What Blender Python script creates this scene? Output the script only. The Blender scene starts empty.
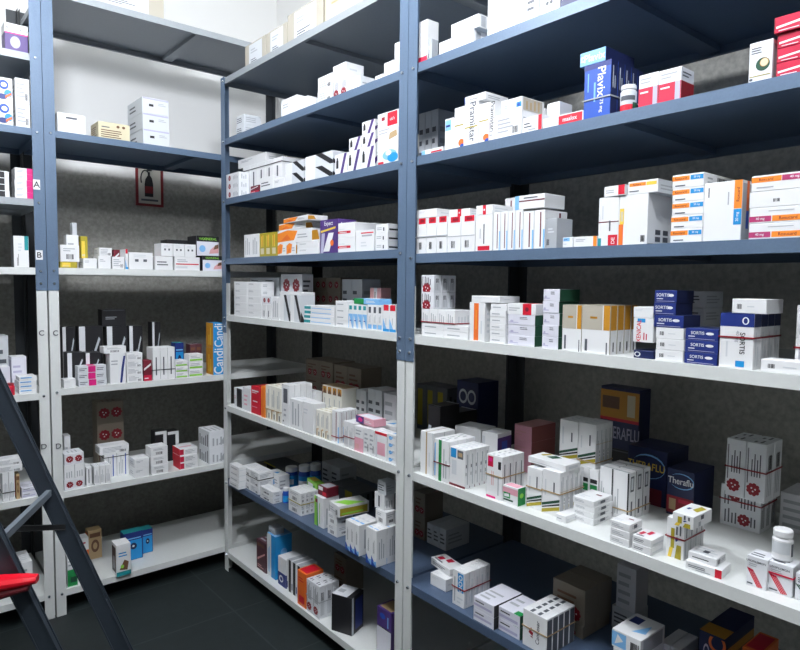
import bpy, bmesh, math, random
from mathutils import Vector, Matrix
random.seed(7)
SC = bpy.context.scene
COL = SC.collection
PI = math.pi

# ------------------------------------------------------------------ camera
F_PX, YAW, PITCH, ROLL, EYE = 633.0, math.radians(39.842), math.radians(3.787), math.radians(0.616), 1.5
fw = Vector((math.sin(YAW)*math.cos(PITCH), math.cos(YAW)*math.cos(PITCH), -math.sin(PITCH)))
r0 = Vector((math.cos(YAW), -math.sin(YAW), 0)); u0 = r0.cross(fw)
RT = r0*math.cos(ROLL) + u0*math.sin(ROLL); UP = -r0*math.sin(ROLL) + u0*math.cos(ROLL)
cd = bpy.data.cameras.new('camera'); cam = bpy.data.objects.new('camera', cd); COL.objects.link(cam)
cam.matrix_world = Matrix((( RT.x, UP.x, -fw.x, 0), (RT.y, UP.y, -fw.y, 0), (RT.z, UP.z, -fw.z, EYE), (0, 0, 0, 1)))
cd.sensor_fit = 'HORIZONTAL'; cd.sensor_width = 36; cd.lens = F_PX/800*36; cd.clip_start = .02
SC.camera = cam

def ray(px, py): return fw + RT*((px-400)/F_PX) - UP*((py-325)/F_PX)
def at_x(px, py, X): d = ray(px, py); return Vector((0, 0, EYE)) + d*(X/d.x)
def at_y(px, py, Y): d = ray(px, py); return Vector((0, 0, EYE)) + d*(Y/d.y)
def at_z(px, py, Z): d = ray(px, py); return Vector((0, 0, EYE)) + d*((Z-EYE)/d.z)

# ------------------------------------------------------------------ materials
def lin(h):
    c = [int(h[i:i+2], 16)/255 for i in (0, 2, 4)]
    return tuple(x/12.92 if x <= .04045 else ((x+.055)/1.055)**2.4 for x in c) + (1,)
MATS = {}
def mat(name, hexc, rough=.5, metal=0, noise=0., scale=60., bump=0., emit=0):
    if name in MATS: return MATS[name]
    m = bpy.data.materials.new(name); m.use_nodes = True
    nt = m.node_tree; b = nt.nodes['Principled BSDF']
    b.inputs['Base Color'].default_value = lin(hexc); b.inputs['Roughness'].default_value = rough; b.inputs['Metallic'].default_value = metal
    if emit:
        b.inputs['Emission Color'].default_value = lin(hexc); b.inputs['Emission Strength'].default_value = emit
    if noise or bump:
        tc = nt.nodes.new('ShaderNodeTexCoord'); n = nt.nodes.new('ShaderNodeTexNoise')
        n.inputs['Scale'].default_value = scale; n.inputs['Detail'].default_value = 4
        nt.links.new(tc.outputs['Object'], n.inputs['Vector'])
        if noise:
            mx = nt.nodes.new('ShaderNodeMixRGB'); c = lin(hexc)
            mx.inputs[1].default_value = tuple(x*(1-noise) for x in c[:3]) + (1,)
            mx.inputs[2].default_value = tuple(min(1, x*(1+noise)) for x in c[:3]) + (1,)
            nt.links.new(n.outputs['Fac'], mx.inputs[0]); nt.links.new(mx.outputs[0], b.inputs['Base Color'])
        if bump:
            bp = nt.nodes.new('ShaderNodeBump'); bp.inputs['Strength'].default_value = bump; bp.inputs['Distance'].default_value = .003
            nt.links.new(n.outputs['Fac'], bp.inputs['Height']); nt.links.new(bp.outputs['Normal'], b.inputs['Normal'])
    MATS[name] = m; return m

COLORS = dict(w='e6e7e8', ww='eceadf', gy='a9adb2', lg='d0d4d8', dg='5c6066', k='1d1d21', cr='cfc6a8', be='b3ad9f', tan='b59b74', br='6b4a33',
    red='d01832', cri='c2173f', dred='8e1526', mar='6e1b2c', or_='e8702a', ora='f08a2c', yl='e8c84a', ol='a89a2a', gr='1f8a48', lgr='8fd04a', dgr='1d4a36',
    blue='1f4fb0', nav='1c2f78', navd='18234f', lb='7fb8e8', cy='1f8fd0', teal='1e8f96', pur='4d3478', lil='b4b2cc', pk='e0a3b2', mag='d81e7c', rib='dcdce0',
    gold='c48a28', wr='e0e2e6', pkb='d8a0a0', lav='dcdce6', kr='857b6d', mrb='54303a', pkd='9a5a56', rust='7a3a1e', sil='c0c6cc', txt='52565e', bord='b0386a', sgn='c9c6bb', sgr='7c1d22', ban='9c3b36', bant='8a7350')
def cm(k): return mat('card_'+k, COLORS[k], .45)

# ------------------------------------------------------------------ mesh helpers
class MB:
    def __init__(s): s.v = []; s.f = []; s.m = []; s.mats = []
    def mi(s, m):
        if m not in s.mats: s.mats.append(m)
        return s.mats.index(m)
    def quad(s, pts, m):
        b = len(s.v); s.v += [tuple(p) for p in pts]; s.f.append(tuple(range(b, b+len(pts)))); s.m.append(s.mi(m))
    def box(s, x0, y0, z0, x1, y1, z1, m, ch=0):
        i = s.mi(m)
        bm = bmesh.new(); bmesh.ops.create_cube(bm, size=1)
        for v in bm.verts:
            v.co = Vector(((x0+x1)/2 + v.co.x*(x1-x0), (y0+y1)/2 + v.co.y*(y1-y0), (z0+z1)/2 + v.co.z*(z1-z0)))
        if ch: bmesh.ops.bevel(bm, geom=bm.edges[:], offset=ch, segments=1, affect='EDGES')
        s.add_bm(bm, i)
    def add_bm(s, bm, i):
        b = len(s.v); bm.verts.index_update()
        s.v += [tuple(v.co) for v in bm.verts]
        for f in bm.faces: s.f.append(tuple(b+v.index for v in f.verts)); s.m.append(i)
        bm.free()
    def lathe(s, prof, m, n=24, c=(0, 0, 0)):
        i = s.mi(m); b = len(s.v)
        for (r, z) in prof:
            for k in range(n):
                a = 2*PI*k/n; s.v.append((c[0]+r*math.cos(a), c[1]+r*math.sin(a), c[2]+z))
        for j in range(len(prof)-1):
            for k in range(n):
                k2 = (k+1) % n
                s.f.append((b+j*n+k, b+j*n+k2, b+(j+1)*n+k2, b+(j+1)*n+k)); s.m.append(i)
        s.f.append(tuple(b+k for k in range(n))[::-1]); s.m.append(i)
        s.f.append(tuple(b+(len(prof)-1)*n+k for k in range(n))); s.m.append(i)
    def bar(s, a, b_, w, t, m, side=None, ch=0):
        # rectangular bar from a to b_: w along 'side', t along the third axis
        a = Vector(a); b_ = Vector(b_); d = (b_-a).normalized()
        side = Vector(side) if side is not None else Vector((0, 0, 1))
        n = d.cross(side).normalized(); sd = n.cross(d).normalized()
        bm = bmesh.new(); bmesh.ops.create_cube(bm, size=1); L = (b_-a).length; c = (a+b_)/2
        for v in bm.verts: v.co = c + d*(v.co.x*L) + sd*(v.co.y*w) + n*(v.co.z*t)
        if ch: bmesh.ops.bevel(bm, geom=bm.edges[:], offset=ch, segments=2, affect='EDGES')
        s.add_bm(bm, s.mi(m))
    def mesh(s, name, smooth=False):
        me = bpy.data.meshes.new(name); me.from_pydata(s.v, [], s.f)
        for m in s.mats: me.materials.append(m)
        me.polygons.foreach_set('material_index', s.m)
        if smooth: me.polygons.foreach_set('use_smooth', [True]*len(me.polygons))
        me.update(); return me
    def build(s, name, parent=None, loc=None, rz=0, smooth=False):
        o = bpy.data.objects.new(name, s.mesh(name, smooth)); COL.objects.link(o)
        if parent is not None: o.parent = parent
        if loc is not None: o.location = loc
        o.rotation_euler.z = rz
        return o
def tag(o, label=None, cat=None, group=None, kind=None):
    if label: o['label'] = label
    if cat: o['category'] = cat
    if group: o['group'] = group
    if kind: o['kind'] = kind
    return o
def empty(name, loc, rz=0):
    o = bpy.data.objects.new(name, None); COL.objects.link(o); o.location = loc; o.rotation_euler.z = rz; o.empty_display_size = .05; return o

TXT = {}
FONTS = {}
def text_mesh(s):
    if s in TXT: return TXT[s]
    cu = bpy.data.curves.new('lettering', 'FONT'); cu.body = s.replace('_', ' '); cu.align_x = 'CENTER'; cu.align_y = 'CENTER'; cu.size = 1; cu.offset = .012
    ob = bpy.data.objects.new('lettering', cu); COL.objects.link(ob)
    bpy.context.view_layer.update()
    me = bpy.data.meshes.new_from_object(ob.evaluated_get(bpy.context.evaluated_depsgraph_get()))
    vs = [(v.co.x, v.co.y) for v in me.vertices]; fs = [tuple(p.vertices) for p in me.polygons]
    bpy.data.objects.remove(ob); bpy.data.curves.remove(cu); bpy.data.meshes.remove(me)
    x0 = min(v[0] for v in vs); x1 = max(v[0] for v in vs); y0 = min(v[1] for v in vs); y1 = max(v[1] for v in vs)
    vs = [((x-(x0+x1)/2)/(y1-y0), (y-(y0+y1)/2)/(y1-y0)) for x, y in vs]
    TXT[s] = (vs, fs, (x1-x0)/(y1-y0)); return TXT[s]

# ------------------------------------------------------------------ printed cartons
def face_frame(f, w, d, h):
    if f == 'F': return Vector((-w/2, 0, 0)), Vector((1, 0, 0)), Vector((0, 0, 1)), Vector((0, -1, 0)), w, h
    if f == 'S': return Vector((w/2, 0, 0)), Vector((0, 1, 0)), Vector((0, 0, 1)), Vector((1, 0, 0)), d, h
    if f == 'L': return Vector((-w/2, d, 0)), Vector((0, -1, 0)), Vector((0, 0, 1)), Vector((-1, 0, 0)), d, h
    if f == 'T': return Vector((-w/2, 0, h)), Vector((1, 0, 0)), Vector((0, 1, 0)), Vector((0, 0, 1)), w, d
def draw(mb, w, d, h, spec, rnd, lift0=.0003):
    n_on = {}
    for cmd in [c.split() for c in spec.split(';') if c.strip()]:
        f, op, a = cmd[0], cmd[1], cmd[2:]
        O, U, V, N, fw_, fh = face_frame(f, w, d, h)
        k = n_on.get(f, 0); n_on[f] = k+1
        lift = lift0 + .00006*k
        def P(x, y): return O + U*(x*fw_) + V*(y*fh) + N*lift
        def rect(x0, y0, x1, y1, m): mb.quad([P(x0, y0), P(x1, y0), P(x1, y1), P(x0, y1)], m)
        def disc(xc, yc, rx, ry, m, n=18):   # rx, ry in metres
            mb.quad([P(min(.995, max(.005, xc+rx*math.cos(2*PI*i/n)/fw_)), min(.995, max(.005, yc+ry*math.sin(2*PI*i/n)/fh))) for i in range(n)], m)
        if op == 'r': x0, y0, x1, y1 = map(float, a[:4]); rect(x0, y0, x1, y1, cm(a[4]))
        elif op == 'l':
            x0, y0, x1, y1 = map(float, a[:4]); n = int(a[4]); st = (y1-y0)/n
            for i in range(n): rect(x0, y0+st*i+st*.2, x0+(x1-x0)*rnd.uniform(.55, 1), y0+st*i+st*.62, cm(a[5]))
        elif op == 'v':
            x0, y0, x1, y1 = map(float, a[:4]); n = int(a[4]); st = (x1-x0)/n
            for i in range(n): rect(x0+st*i+st*.2, y0, x0+st*i+st*.62, y0+(y1-y0)*rnd.uniform(.5, 1), cm(a[5]))
        elif op == 'b':
            x0, y0, x1, y1 = map(float, a[:4]); n = 7; st = (x1-x0)/n
            for i in range(n): rect(x0+st*i, y0, x0+st*i+st*rnd.uniform(.35, .8), y1, cm('k'))
        elif op == 'e': xc, yc, rx, ry = map(float, a[:4]); disc(xc, yc, rx*fw_, ry*fh, cm(a[4]))
        elif op == 'c': xc, yc, r = map(float, a[:3]); r *= min(fw_, fh); disc(xc, yc, r, r, cm(a[3]))
        elif op == 'f':
            xc, yc, r = map(float, a[:3]); r *= min(fw_, fh)
            for i in range(9):
                t = 2*PI*i/9; disc(xc+.72*r*math.cos(t)/fw_, yc+.72*r*math.sin(t)/fh, .3*r, .3*r, cm('dred'), 8)
            lift += .00002; disc(xc, yc, .62*r, .62*r, cm('dred'), 12)
            lift += .00002
            for dx, dy in ((-.25, .2), (.28, .05), (-.05, -.3)): disc(xc+dx*r/fw_, yc+dy*r/fh, .13*r, .13*r, cm('w'), 8)
        elif op == 'p':
            q = list(map(float, a[1:])); mb.quad([P(q[i], q[i+1]) for i in range(0, len(q), 2)], cm(a[0]))
        elif op == 't':
            vs, fs, asp = text_mesh(a[0]); xc, yc, hh = float(a[1]), float(a[2]), float(a[3])*fh
            rot = math.radians(float(a[5])) if len(a) > 5 else 0
            ca, sa = math.cos(rot), math.sin(rot); m = mb.mi(cm(a[4])); b = len(mb.v)
            lim = (fw_ if abs(ca) > .7 else fh)*.94
            sx = hh if asp*hh <= lim else lim/asp
            for x, y in vs:
                X, Y = x*sx, y*hh
                mb.v.append(tuple(P(xc+(X*ca-Y*sa)/fw_, yc+(X*sa+Y*ca)/fh)))
            for q in fs: mb.f.append(tuple(b+i for i in q)); mb.m.append(m)

def carton_mesh(w, d, h, base, spec, rnd):
    mb = MB(); mb.box(-w/2, 0, 0, w/2, d, h, cm(base), ch=min(.0009, .1*min(w, d, h)))
    draw(mb, w, d, h, spec, rnd)
    return mb.mesh('medicine_box')
# ------------------------------------------------------------------ room
XF, YF = 1.368, 3.06           # front planes of the racks
WX, WY, CZ = 2.06, 3.74, 3.40  # walls and ceiling
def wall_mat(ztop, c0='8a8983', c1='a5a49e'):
    # white above ztop, speckled grey below it, blended over a slightly wavy edge
    m = bpy.data.materials.new('wall_two_tone'); m.use_nodes = True; nt = m.node_tree; b = nt.nodes['Principled BSDF']; b.inputs['Roughness'].default_value = .85
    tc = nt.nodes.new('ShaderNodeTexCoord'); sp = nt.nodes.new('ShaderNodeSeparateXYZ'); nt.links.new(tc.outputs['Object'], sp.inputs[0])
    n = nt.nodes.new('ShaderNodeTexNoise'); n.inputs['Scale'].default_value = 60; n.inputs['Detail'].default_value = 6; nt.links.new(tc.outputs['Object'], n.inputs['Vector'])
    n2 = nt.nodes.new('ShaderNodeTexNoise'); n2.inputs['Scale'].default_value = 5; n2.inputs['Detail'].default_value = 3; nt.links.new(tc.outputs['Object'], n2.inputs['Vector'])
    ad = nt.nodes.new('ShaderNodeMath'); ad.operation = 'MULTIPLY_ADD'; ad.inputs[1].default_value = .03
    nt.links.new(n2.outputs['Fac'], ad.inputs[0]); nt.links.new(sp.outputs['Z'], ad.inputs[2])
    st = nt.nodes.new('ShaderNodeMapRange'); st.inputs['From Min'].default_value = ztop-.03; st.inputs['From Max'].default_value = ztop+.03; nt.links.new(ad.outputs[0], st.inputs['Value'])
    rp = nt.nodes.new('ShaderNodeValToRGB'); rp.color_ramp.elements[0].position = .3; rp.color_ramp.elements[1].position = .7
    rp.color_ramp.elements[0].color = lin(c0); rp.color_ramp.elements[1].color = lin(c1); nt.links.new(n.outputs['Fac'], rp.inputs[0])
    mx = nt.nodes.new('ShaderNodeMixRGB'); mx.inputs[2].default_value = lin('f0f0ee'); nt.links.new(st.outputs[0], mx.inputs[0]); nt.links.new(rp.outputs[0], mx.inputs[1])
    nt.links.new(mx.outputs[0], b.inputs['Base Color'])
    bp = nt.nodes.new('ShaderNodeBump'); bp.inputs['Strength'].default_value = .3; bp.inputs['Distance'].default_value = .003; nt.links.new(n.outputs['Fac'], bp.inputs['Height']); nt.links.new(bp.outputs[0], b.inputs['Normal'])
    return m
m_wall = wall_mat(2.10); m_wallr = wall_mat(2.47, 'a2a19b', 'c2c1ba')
m_ceil = mat('ceiling_paint', 'f2f2f0', .9, noise=.02, scale=30)
m_blue = mat('blue_steel', '5d7189', .42, metal=.15, noise=.10, scale=160, bump=.12)
m_dblue = mat('dark_blue_steel', '4f6079', .38, metal=.15, noise=.12, scale=120, bump=.1)
m_white = mat('white_steel', 'd9dcda', .4, noise=.04, scale=90, bump=.05)
m_grey = mat('grey_steel', '9ba1a6', .42, metal=.1, noise=.08, scale=120, bump=.1)
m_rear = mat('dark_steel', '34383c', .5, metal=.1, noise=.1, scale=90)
m_bolt = mat('zinc_bolt', 'b8c0c8', .25, metal=.9)

def floor_mat():
    m = bpy.data.materials.new('floor_tiles'); m.use_nodes = True; nt = m.node_tree; b = nt.nodes['Principled BSDF']
    tc = nt.nodes.new('ShaderNodeTexCoord'); mp = nt.nodes.new('ShaderNodeMapping'); br = nt.nodes.new('ShaderNodeTexBrick')
    br.offset = 0; br.inputs['Scale'].default_value = 1; br.inputs['Mortar Size'].default_value = .004; br.inputs['Brick Width'].default_value = .45; br.inputs['Row Height'].default_value = .45
    br.inputs['Color1'].default_value = lin('1c2324'); br.inputs['Color2'].default_value = lin('20292a'); br.inputs['Mortar'].default_value = lin('333b3b')
    mp.inputs['Location'].default_value = (.13, .08, 0)
    n = nt.nodes.new('ShaderNodeTexNoise'); n.inputs['Scale'].default_value = 14; n.inputs['Detail'].default_value = 8; n.inputs['Roughness'].default_value = .7
    mx = nt.nodes.new('ShaderNodeMixRGB'); mx.blend_type = 'MULTIPLY'; mx.inputs[0].default_value = .75
    rp = nt.nodes.new('ShaderNodeValToRGB'); rp.color_ramp.elements[0].color = (.25, .25, .25, 1); rp.color_ramp.elements[1].color = (1.7, 1.7, 1.7, 1)
    nt.links.new(tc.outputs['Object'], mp.inputs['Vector']); nt.links.new(mp.outputs[0], br.inputs['Vector']); nt.links.new(tc.outputs['Object'], n.inputs['Vector'])
    nt.links.new(n.outputs['Fac'], rp.inputs[0]); nt.links.new(br.outputs['Color'], mx.inputs[1]); nt.links.new(rp.outputs[0], mx.inputs[2])
    nt.links.new(mx.outputs[0], b.inputs['Base Color']); b.inputs['Roughness'].default_value = .55
    bp = nt.nodes.new('ShaderNodeBump'); bp.inputs['Strength'].default_value = .2; nt.links.new(n.outputs['Fac'], bp.inputs['Height']); nt.links.new(bp.outputs[0], b.inputs['Normal'])
    return m
def slab(name, x0, y0, z0, x1, y1, z1, m):
    mb = MB(); mb.box(x0, y0, z0, x1, y1, z1, m); return tag(mb.build(name), kind='structure')
X0, Y0 = -1.75, -2.3
slab('floor', X0, Y0, -.1, WX, WY, 0, floor_mat())
slab('ceiling', X0, Y0, CZ, WX, WY, CZ+.1, m_ceil)
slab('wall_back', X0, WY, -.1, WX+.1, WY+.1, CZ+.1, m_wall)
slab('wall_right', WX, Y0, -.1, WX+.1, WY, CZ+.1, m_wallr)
m_wall2 = mat('rear_wall_paint', '64645f', .85)
slab('wall_left', X0-.1, Y0-.1, -.1, X0, WY+.1, CZ+.1, m_wall2)
slab('wall_front', X0, Y0-.1, -.1, WX+.1, Y0, CZ+.1, m_wall2)

# ------------------------------------------------------------------ racks
FL = .043   # post flange width
def post(parent, name, cx, cy, sx, sy, z0, z1, m, off=0, FL=FL):
    # L angle: outer corner at (cx, cy); flanges run towards sx (along x) and sy (along y)
    t = .0022; mb = MB(); cx -= sx*off; cy -= sy*off
    a, b = sorted((cx, cx+sx*FL)); c, e = sorted((cy, cy+sy*t)); mb.box(a, c, z0, b, e, z1, m)
    a, b = sorted((cx, cx+sx*t)); c, e = sorted((cy+sy*t, cy+sy*FL)); mb.box(a, c, z0, b, e, z1, m)
    return mb.build(name, parent)
LIP = .029
def shelf(parent, x0, y0, x1, y1, zt, m, along):
    t = .0016; mb = MB()
    mb.box(x0, y0, zt-t, x1, y1, zt, m)
    for (a, b, c, d) in ((x0, y0, x1, y0+t), (x0, y1-t, x1, y1), (x0, y0+t, x0+t, y1-t), (x1-t, y0+t, x1, y1-t)):
        mb.box(a, b, zt-LIP, c, d, zt-t, m)
    # returned inner edge of the front and rear lips, and a stiffening channel across the middle
    if along == 'y':
        mb.box(x0+t, y0+t, zt-LIP, x0+.013, y1-t, zt-LIP+t, m); mb.box(x1-.013, y0+t, zt-LIP, x1-t, y1-t, zt-LIP+t, m)
        c = (y0+y1)/2; mb.box(x0+.014, c-.025, zt-.020, x1-.014, c+.025, zt-t-.0004, m)
    else:
        mb.box(x0+t, y0+t, zt-LIP, x1-t, y0+.013, zt-LIP+t, m); mb.box(x0+t, y1-.013, zt-LIP, x1-t, y1-t, zt-LIP+t, m)
        c = x0+.52*(x1-x0); mb.box(c-.025, y0+.014, zt-.020, c+.025, y1-.014, zt-t-.0004, m)
    return mb.build('shelf', parent)
def bolt(parent, p, n):
    n = Vector(n); bm = bmesh.new()
    bmesh.ops.create_cone(bm, cap_ends=True, segments=10, radius1=.0062, radius2=.0045, depth=.005)
    bmesh.ops.transform(bm, matrix=Matrix.Translation(Vector(p)+n*.0025) @ n.to_track_quat('Z', 'Y').to_matrix().to_4x4(), verts=bm.verts)
    mb = MB(); mb.add_bm(bm, mb.mi(m_bolt)); return mb.build('bolt', parent)

MD = .57
M_Y0, M_Y1, R_Y0, R_Y1 = 1.613, 3.045, .17, 1.606
SM = {1: 2.499, 2: 2.204, 3: 1.910, 4: 1.614, 5: 1.330, 6: .869, 7: .481, 8: .102}
SR = {1: 2.52, 2: 2.205, 3: 1.910, 4: 1.596, 5: 1.330, 6: .869, 7: .481, 8: .102}
SHM = {1: m_grey, 2: m_blue, 3: m_blue, 4: m_blue, 5: m_white, 6: m_white, 7: m_dblue, 8: m_white}
def rack_x(label, ya, yb, heights, zj, ztop, bolts):
    r = empty('shelving_rack', (XF+MD/2, (ya+yb)/2, 0))
    tag(r, label, 'shelving rack', 'steel racks round the store room')
    r0_ = r.location
    L = lambda x, y: (x-r0_.x, y-r0_.y)
    for (x, sx) in ((XF, 1), (XF+MD, -1)):
        for (y, sy) in ((ya, 1), (yb, -1)):
            cx, cy = L(x, y)
            if sx < 0:
                post(r, 'rear_post', cx, cy, sx, sy, 0, ztop, m_rear); continue
            post(r, 'lower_post', cx, cy, sx, sy, 0, zj+.25, m_white, FL=FL-.004)
            post(r, 'upper_post', cx, cy, sx, sy, zj, ztop, m_blue, off=.0024)
    for k, z in heights.items():
        a = L(XF+.003, ya+.003); b = L(XF+MD-.003, yb-.003)
        shelf(r, a[0], a[1], b[0], b[1], z, SHM[k], 'y')
        for (y, s) in ((ya, 1), (yb, -1)):
            c = L(XF, y+s*.024); off = .0024 if z > zj else 0
            bolt(r, (c[0]-off, c[1], z-LIP/2), (-1, 0, 0))
    for (y, s) in ((ya, 1), (yb, -1)):
        c = L(XF, y+s*.022); bolt(r, (c[0]-.0024, c[1], zj+.03), (-1, 0, 0))
    return r
ZJC = at_x(404, 360.5, XF).z
rack_x('blue and white steel rack in the corner, beside the back rack', M_Y0, M_Y1, SM, ZJC, 2.503, None)
rack_x('large blue and white steel rack nearest the viewer, full of medicine boxes', R_Y0, R_Y1, SR, ZJC, 2.60, None)

BD = .53
SB = {1: 2.724, 2: 2.135, 3: 1.551, 4: 1.021, 5: .560, 6: .114}
SL = {1: 2.435, 2: 2.130, 3: 1.837, 4: 1.549, 5: 1.011, 6: .560, 7: .118}
SHB = {1: m_grey, 2: m_blue, 3: m_white, 4: m_white, 5: m_white, 6: m_white}
SHL = {1: m_grey, 2: m_blue, 3: m_grey, 4: m_white, 5: m_white, 6: m_white, 7: m_white}
def rack_y(label, xa, xb, heights, mats, zj, ztop):
    r = empty('shelving_rack', ((xa+xb)/2, YF+BD/2, 0)); tag(r, label, 'shelving rack', 'steel racks round the store room')
    r0_ = r.location; L = lambda x, y: (x-r0_.x, y-r0_.y)
    for (x, sx) in ((xa, 1), (xb, -1)):
        for (y, sy) in ((YF, 1), (YF+BD, -1)):
            cx, cy = L(x, y)
            if sy < 0:
                post(r, 'rear_post', cx, cy, sx, sy, 0, ztop, m_rear); continue
            post(r, 'lower_post', cx, cy, sx, sy, 0, zj+.25, m_white, FL=FL-.004)
            post(r, 'upper_post', cx, cy, sx, sy, zj, ztop, m_blue, off=.0024)
    for k, z in heights.items():
        a = L(xa+.003, YF+.003); b = L(xb-.003, YF+BD-.003)
        shelf(r, a[0], a[1], b[0], b[1], z, mats[k], 'x')
        for (x, s) in ((xa, 1), (xb, -1)):
            c = L(x+s*.022, YF); off = .0024 if z > zj else 0
            bolt(r, (c[0], c[1]-off, z-LIP/2), (0, -1, 0))
    for (x, s) in ((xa, 1), (xb, -1)):
        c = L(x+s*.022, YF); bolt(r, (c[0], c[1]-.0024, zj+.03), (0, -1, 0))
    return r
ZJB = at_y(45, 290.5, YF).z
XBL, XLR = .584, .577
rb = rack_y('steel rack against the back wall, under the fire extinguisher sign', XBL, XBL+1.36, SB, SHB, ZJB, 2.78)
rl = rack_y('steel rack standing behind the dark folding ladder', XLR-1.36, XLR, SL, SHL, ZJB, 2.78)
# letter stickers and marks on the posts
def plate(parent, name, pxy, w, h, s, m_bg, col, lab):
    p = at_y(pxy[0], pxy[1], YF-.0032); mb = MB()
    x, y, z = p.x-parent.location.x, p.y-parent.location.y, p.z
    if m_bg: mb.box(x-w/2, y-.0004, z-h/2, x+w/2, y, z+h/2, m_bg)
    vs, fs, asp = text_mesh(s); k = h*.6; b = len(mb.v); m = mb.mi(cm(col))
    for q in vs: mb.v.append((x+q[0]*k, y-.0007, z+q[1]*k))
    for q in fs: mb.f.append(tuple(b+i for i in q)); mb.m.append(m)
    o = mb.build(name, parent); o['label'] = lab
plate(rl, 'letter_sticker', (36.6, 184.5), .026, .042, 'A', cm('w'), 'k', 'white sticker with a letter')
plate(rl, 'letter_sticker', (39.3, 255), .026, .040, 'B', cm('w'), 'k', 'white sticker with the letter B')
plate(rl, 'letter_mark', (41.5, 333), .03, .038, 'C', None, 'txt', 'handwritten letter C')
plate(rb, 'letter_mark', (55.5, 333), .03, .038, 'C', None, 'txt', 'handwritten letter C')
plate(rl, 'letter_mark', (44, 446.5), .03, .038, 'D', None, 'txt', 'handwritten letter D')
plate(rb, 'letter_mark', (58.5, 446), .03, .038, 'D', None, 'txt', 'handwritten letter D')

# ------------------------------------------------------------------ fire extinguisher sign on the back wall
p0 = at_y(135, 168.5, WY); p1 = at_y(163, 208.5, WY)
sw, sh = abs(p1.x-p0.x), .245
sg = empty('fire_extinguisher_sign', (p0.x+sw/2, WY-.001, p1.z+.005))
tag(sg, 'red framed fire extinguisher sign on the wall under the blue shelf', 'sign')
mb = MB(); mb.box(-sw/2+.004, -.006, .004, sw/2-.004, 0, sh-.004, cm('sgn'))
draw_rnd = random.Random(3)
def sgn_poly(pts, c, y=-.0064): mb.quad([(x*sw/2, y, z*sh) for x, z in pts], cm(c))
sgn_poly([(-.36, .22), (.26, .22), (.26, .52), (.17, .66), (.02, .72), (-.1, .72), (-.3, .62), (-.36, .5)], 'k')
sgn_poly([(-.34, .30), (.24, .30), (.24, .46), (-.34, .46)], 'sgr', -.0067)
sgn_poly([(-.12, .72), (.04, .72), (.04, .79), (-.12, .79)], 'k')
sgn_poly([(-.22, .80), (.2, .82), (.12, .87), (-.16, .87)], 'k')
prev = None
for i in range(15):
    t = PI*.18+PI*.98*i/14; q = Vector((-.30+.36*math.cos(t)*.9, .62+.20*math.sin(t)))
    if prev is not None: mb.bar((prev.x*sw/2, -.0068, prev.y*sh), (q.x*sw/2, -.0068, q.y*sh), .007, .001, cm('k'), (0, 0, 1) if abs(q.x-prev.x) > abs(q.y-prev.y) else (1, 0, 0))
    prev = q
sgn_poly([(-.62, .12), (.62, .12), (.62, .165), (-.62, .165)], 'txt')
mb.build('sign_panel', sg)
mb = MB(); t = .014
for (a, b, c, d) in ((-sw/2, 0, sw/2, t), (-sw/2, sh-t, sw/2, sh), (-sw/2, t, -sw/2+t, sh-t), (sw/2-t, t, sw/2, sh-t)):
    mb.box(a, -.011, b, c, -.0001, d, cm('sgr'), ch=.001)
mb.build('sign_frame', sg)

# ------------------------------------------------------------------ folding ladder in front of the ladder rack
m_lad = mat('ladder_steel', '3a434d', .42, metal=.3, noise=.1, scale=80)
m_lad2 = mat('ladder_bar', '8f99a3', .35, metal=.5)
m_ladk = mat('ladder_black', '17181a', .5)
m_red = mat('ladder_red', 'e01028', .35)
azl = math.radians(118); DL = Vector((math.sin(azl), math.cos(azl), 0)); azr = math.radians(28); DR = Vector((math.sin(azr), math.cos(azr), 0))
foot = at_z(144, 694, 0.0)
def on_plane(px, py, Q):   # pixel ray against the vertical plane through Q that contains DL
    d = ray(px, py); O = Vector((0, 0, EYE)); t = (Q-O).dot(DR)/d.dot(DR); return O + d*t
top = on_plane(-20, 350, foot)
dirm = (top-foot).normalized()
A = on_plane(50, 492, foot)
# second rail: same plane family, moved back along DR by the rung length that puts its end at px (0, 540)
best = None
for i in range(200):
    s = .15+.004*i; B = A - DR*s; rel = B-Vector((0, 0, EYE)); zc = rel.dot(fw); px = 400+F_PX*rel.dot(RT)/zc; py = 325-F_PX*rel.dot(UP)/zc
    e = abs(px+3)
    if best is None or e < best[0]: best = (e, B, s)
B = best[1]
fB = B - dirm*(B.z/dirm.z)
def at_on(px, py): return on_plane(px, py, foot)-DR*.013
lad = empty('folding_ladder', (foot.x, foot.y, 0))
tag(lad, 'dark steel folding ladder with a red tread standing before the ladder rack', 'ladder')
lo = lad.location.copy()
def lbar(name, a, b, w, t, m, side, ch=.004):
    mb = MB(); mb.bar(Vector(a)-lo, Vector(b)-lo, w, t, m, side, ch); return mb.build(name, lad)
lbar('rail', foot+dirm*.0, foot+dirm*2.0, .045, .022, m_lad, DL)
lbar('rail', fB, fB+dirm*2.0, .040, .022, m_lad, DL)
for (f) in (foot, fB):
    mb = MB(); mb.bar(f-lo+Vector((0, 0, .0005)), f-lo+dirm*.05, .054, .034, m_ladk, DL, .003); mb.build('foot_cap', lad)
lbar('rung', A+DR*.01, B-DR*.01, .022, .016, m_lad2, (0, 0, 1))

lbar('spreader', at_on(66.5, 525.5), at_on(66.5, 525.5)-DL*.42+Vector((0, 0, .012)), .018, .005, m_ladk, (0, 0, 1), .001)

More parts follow.
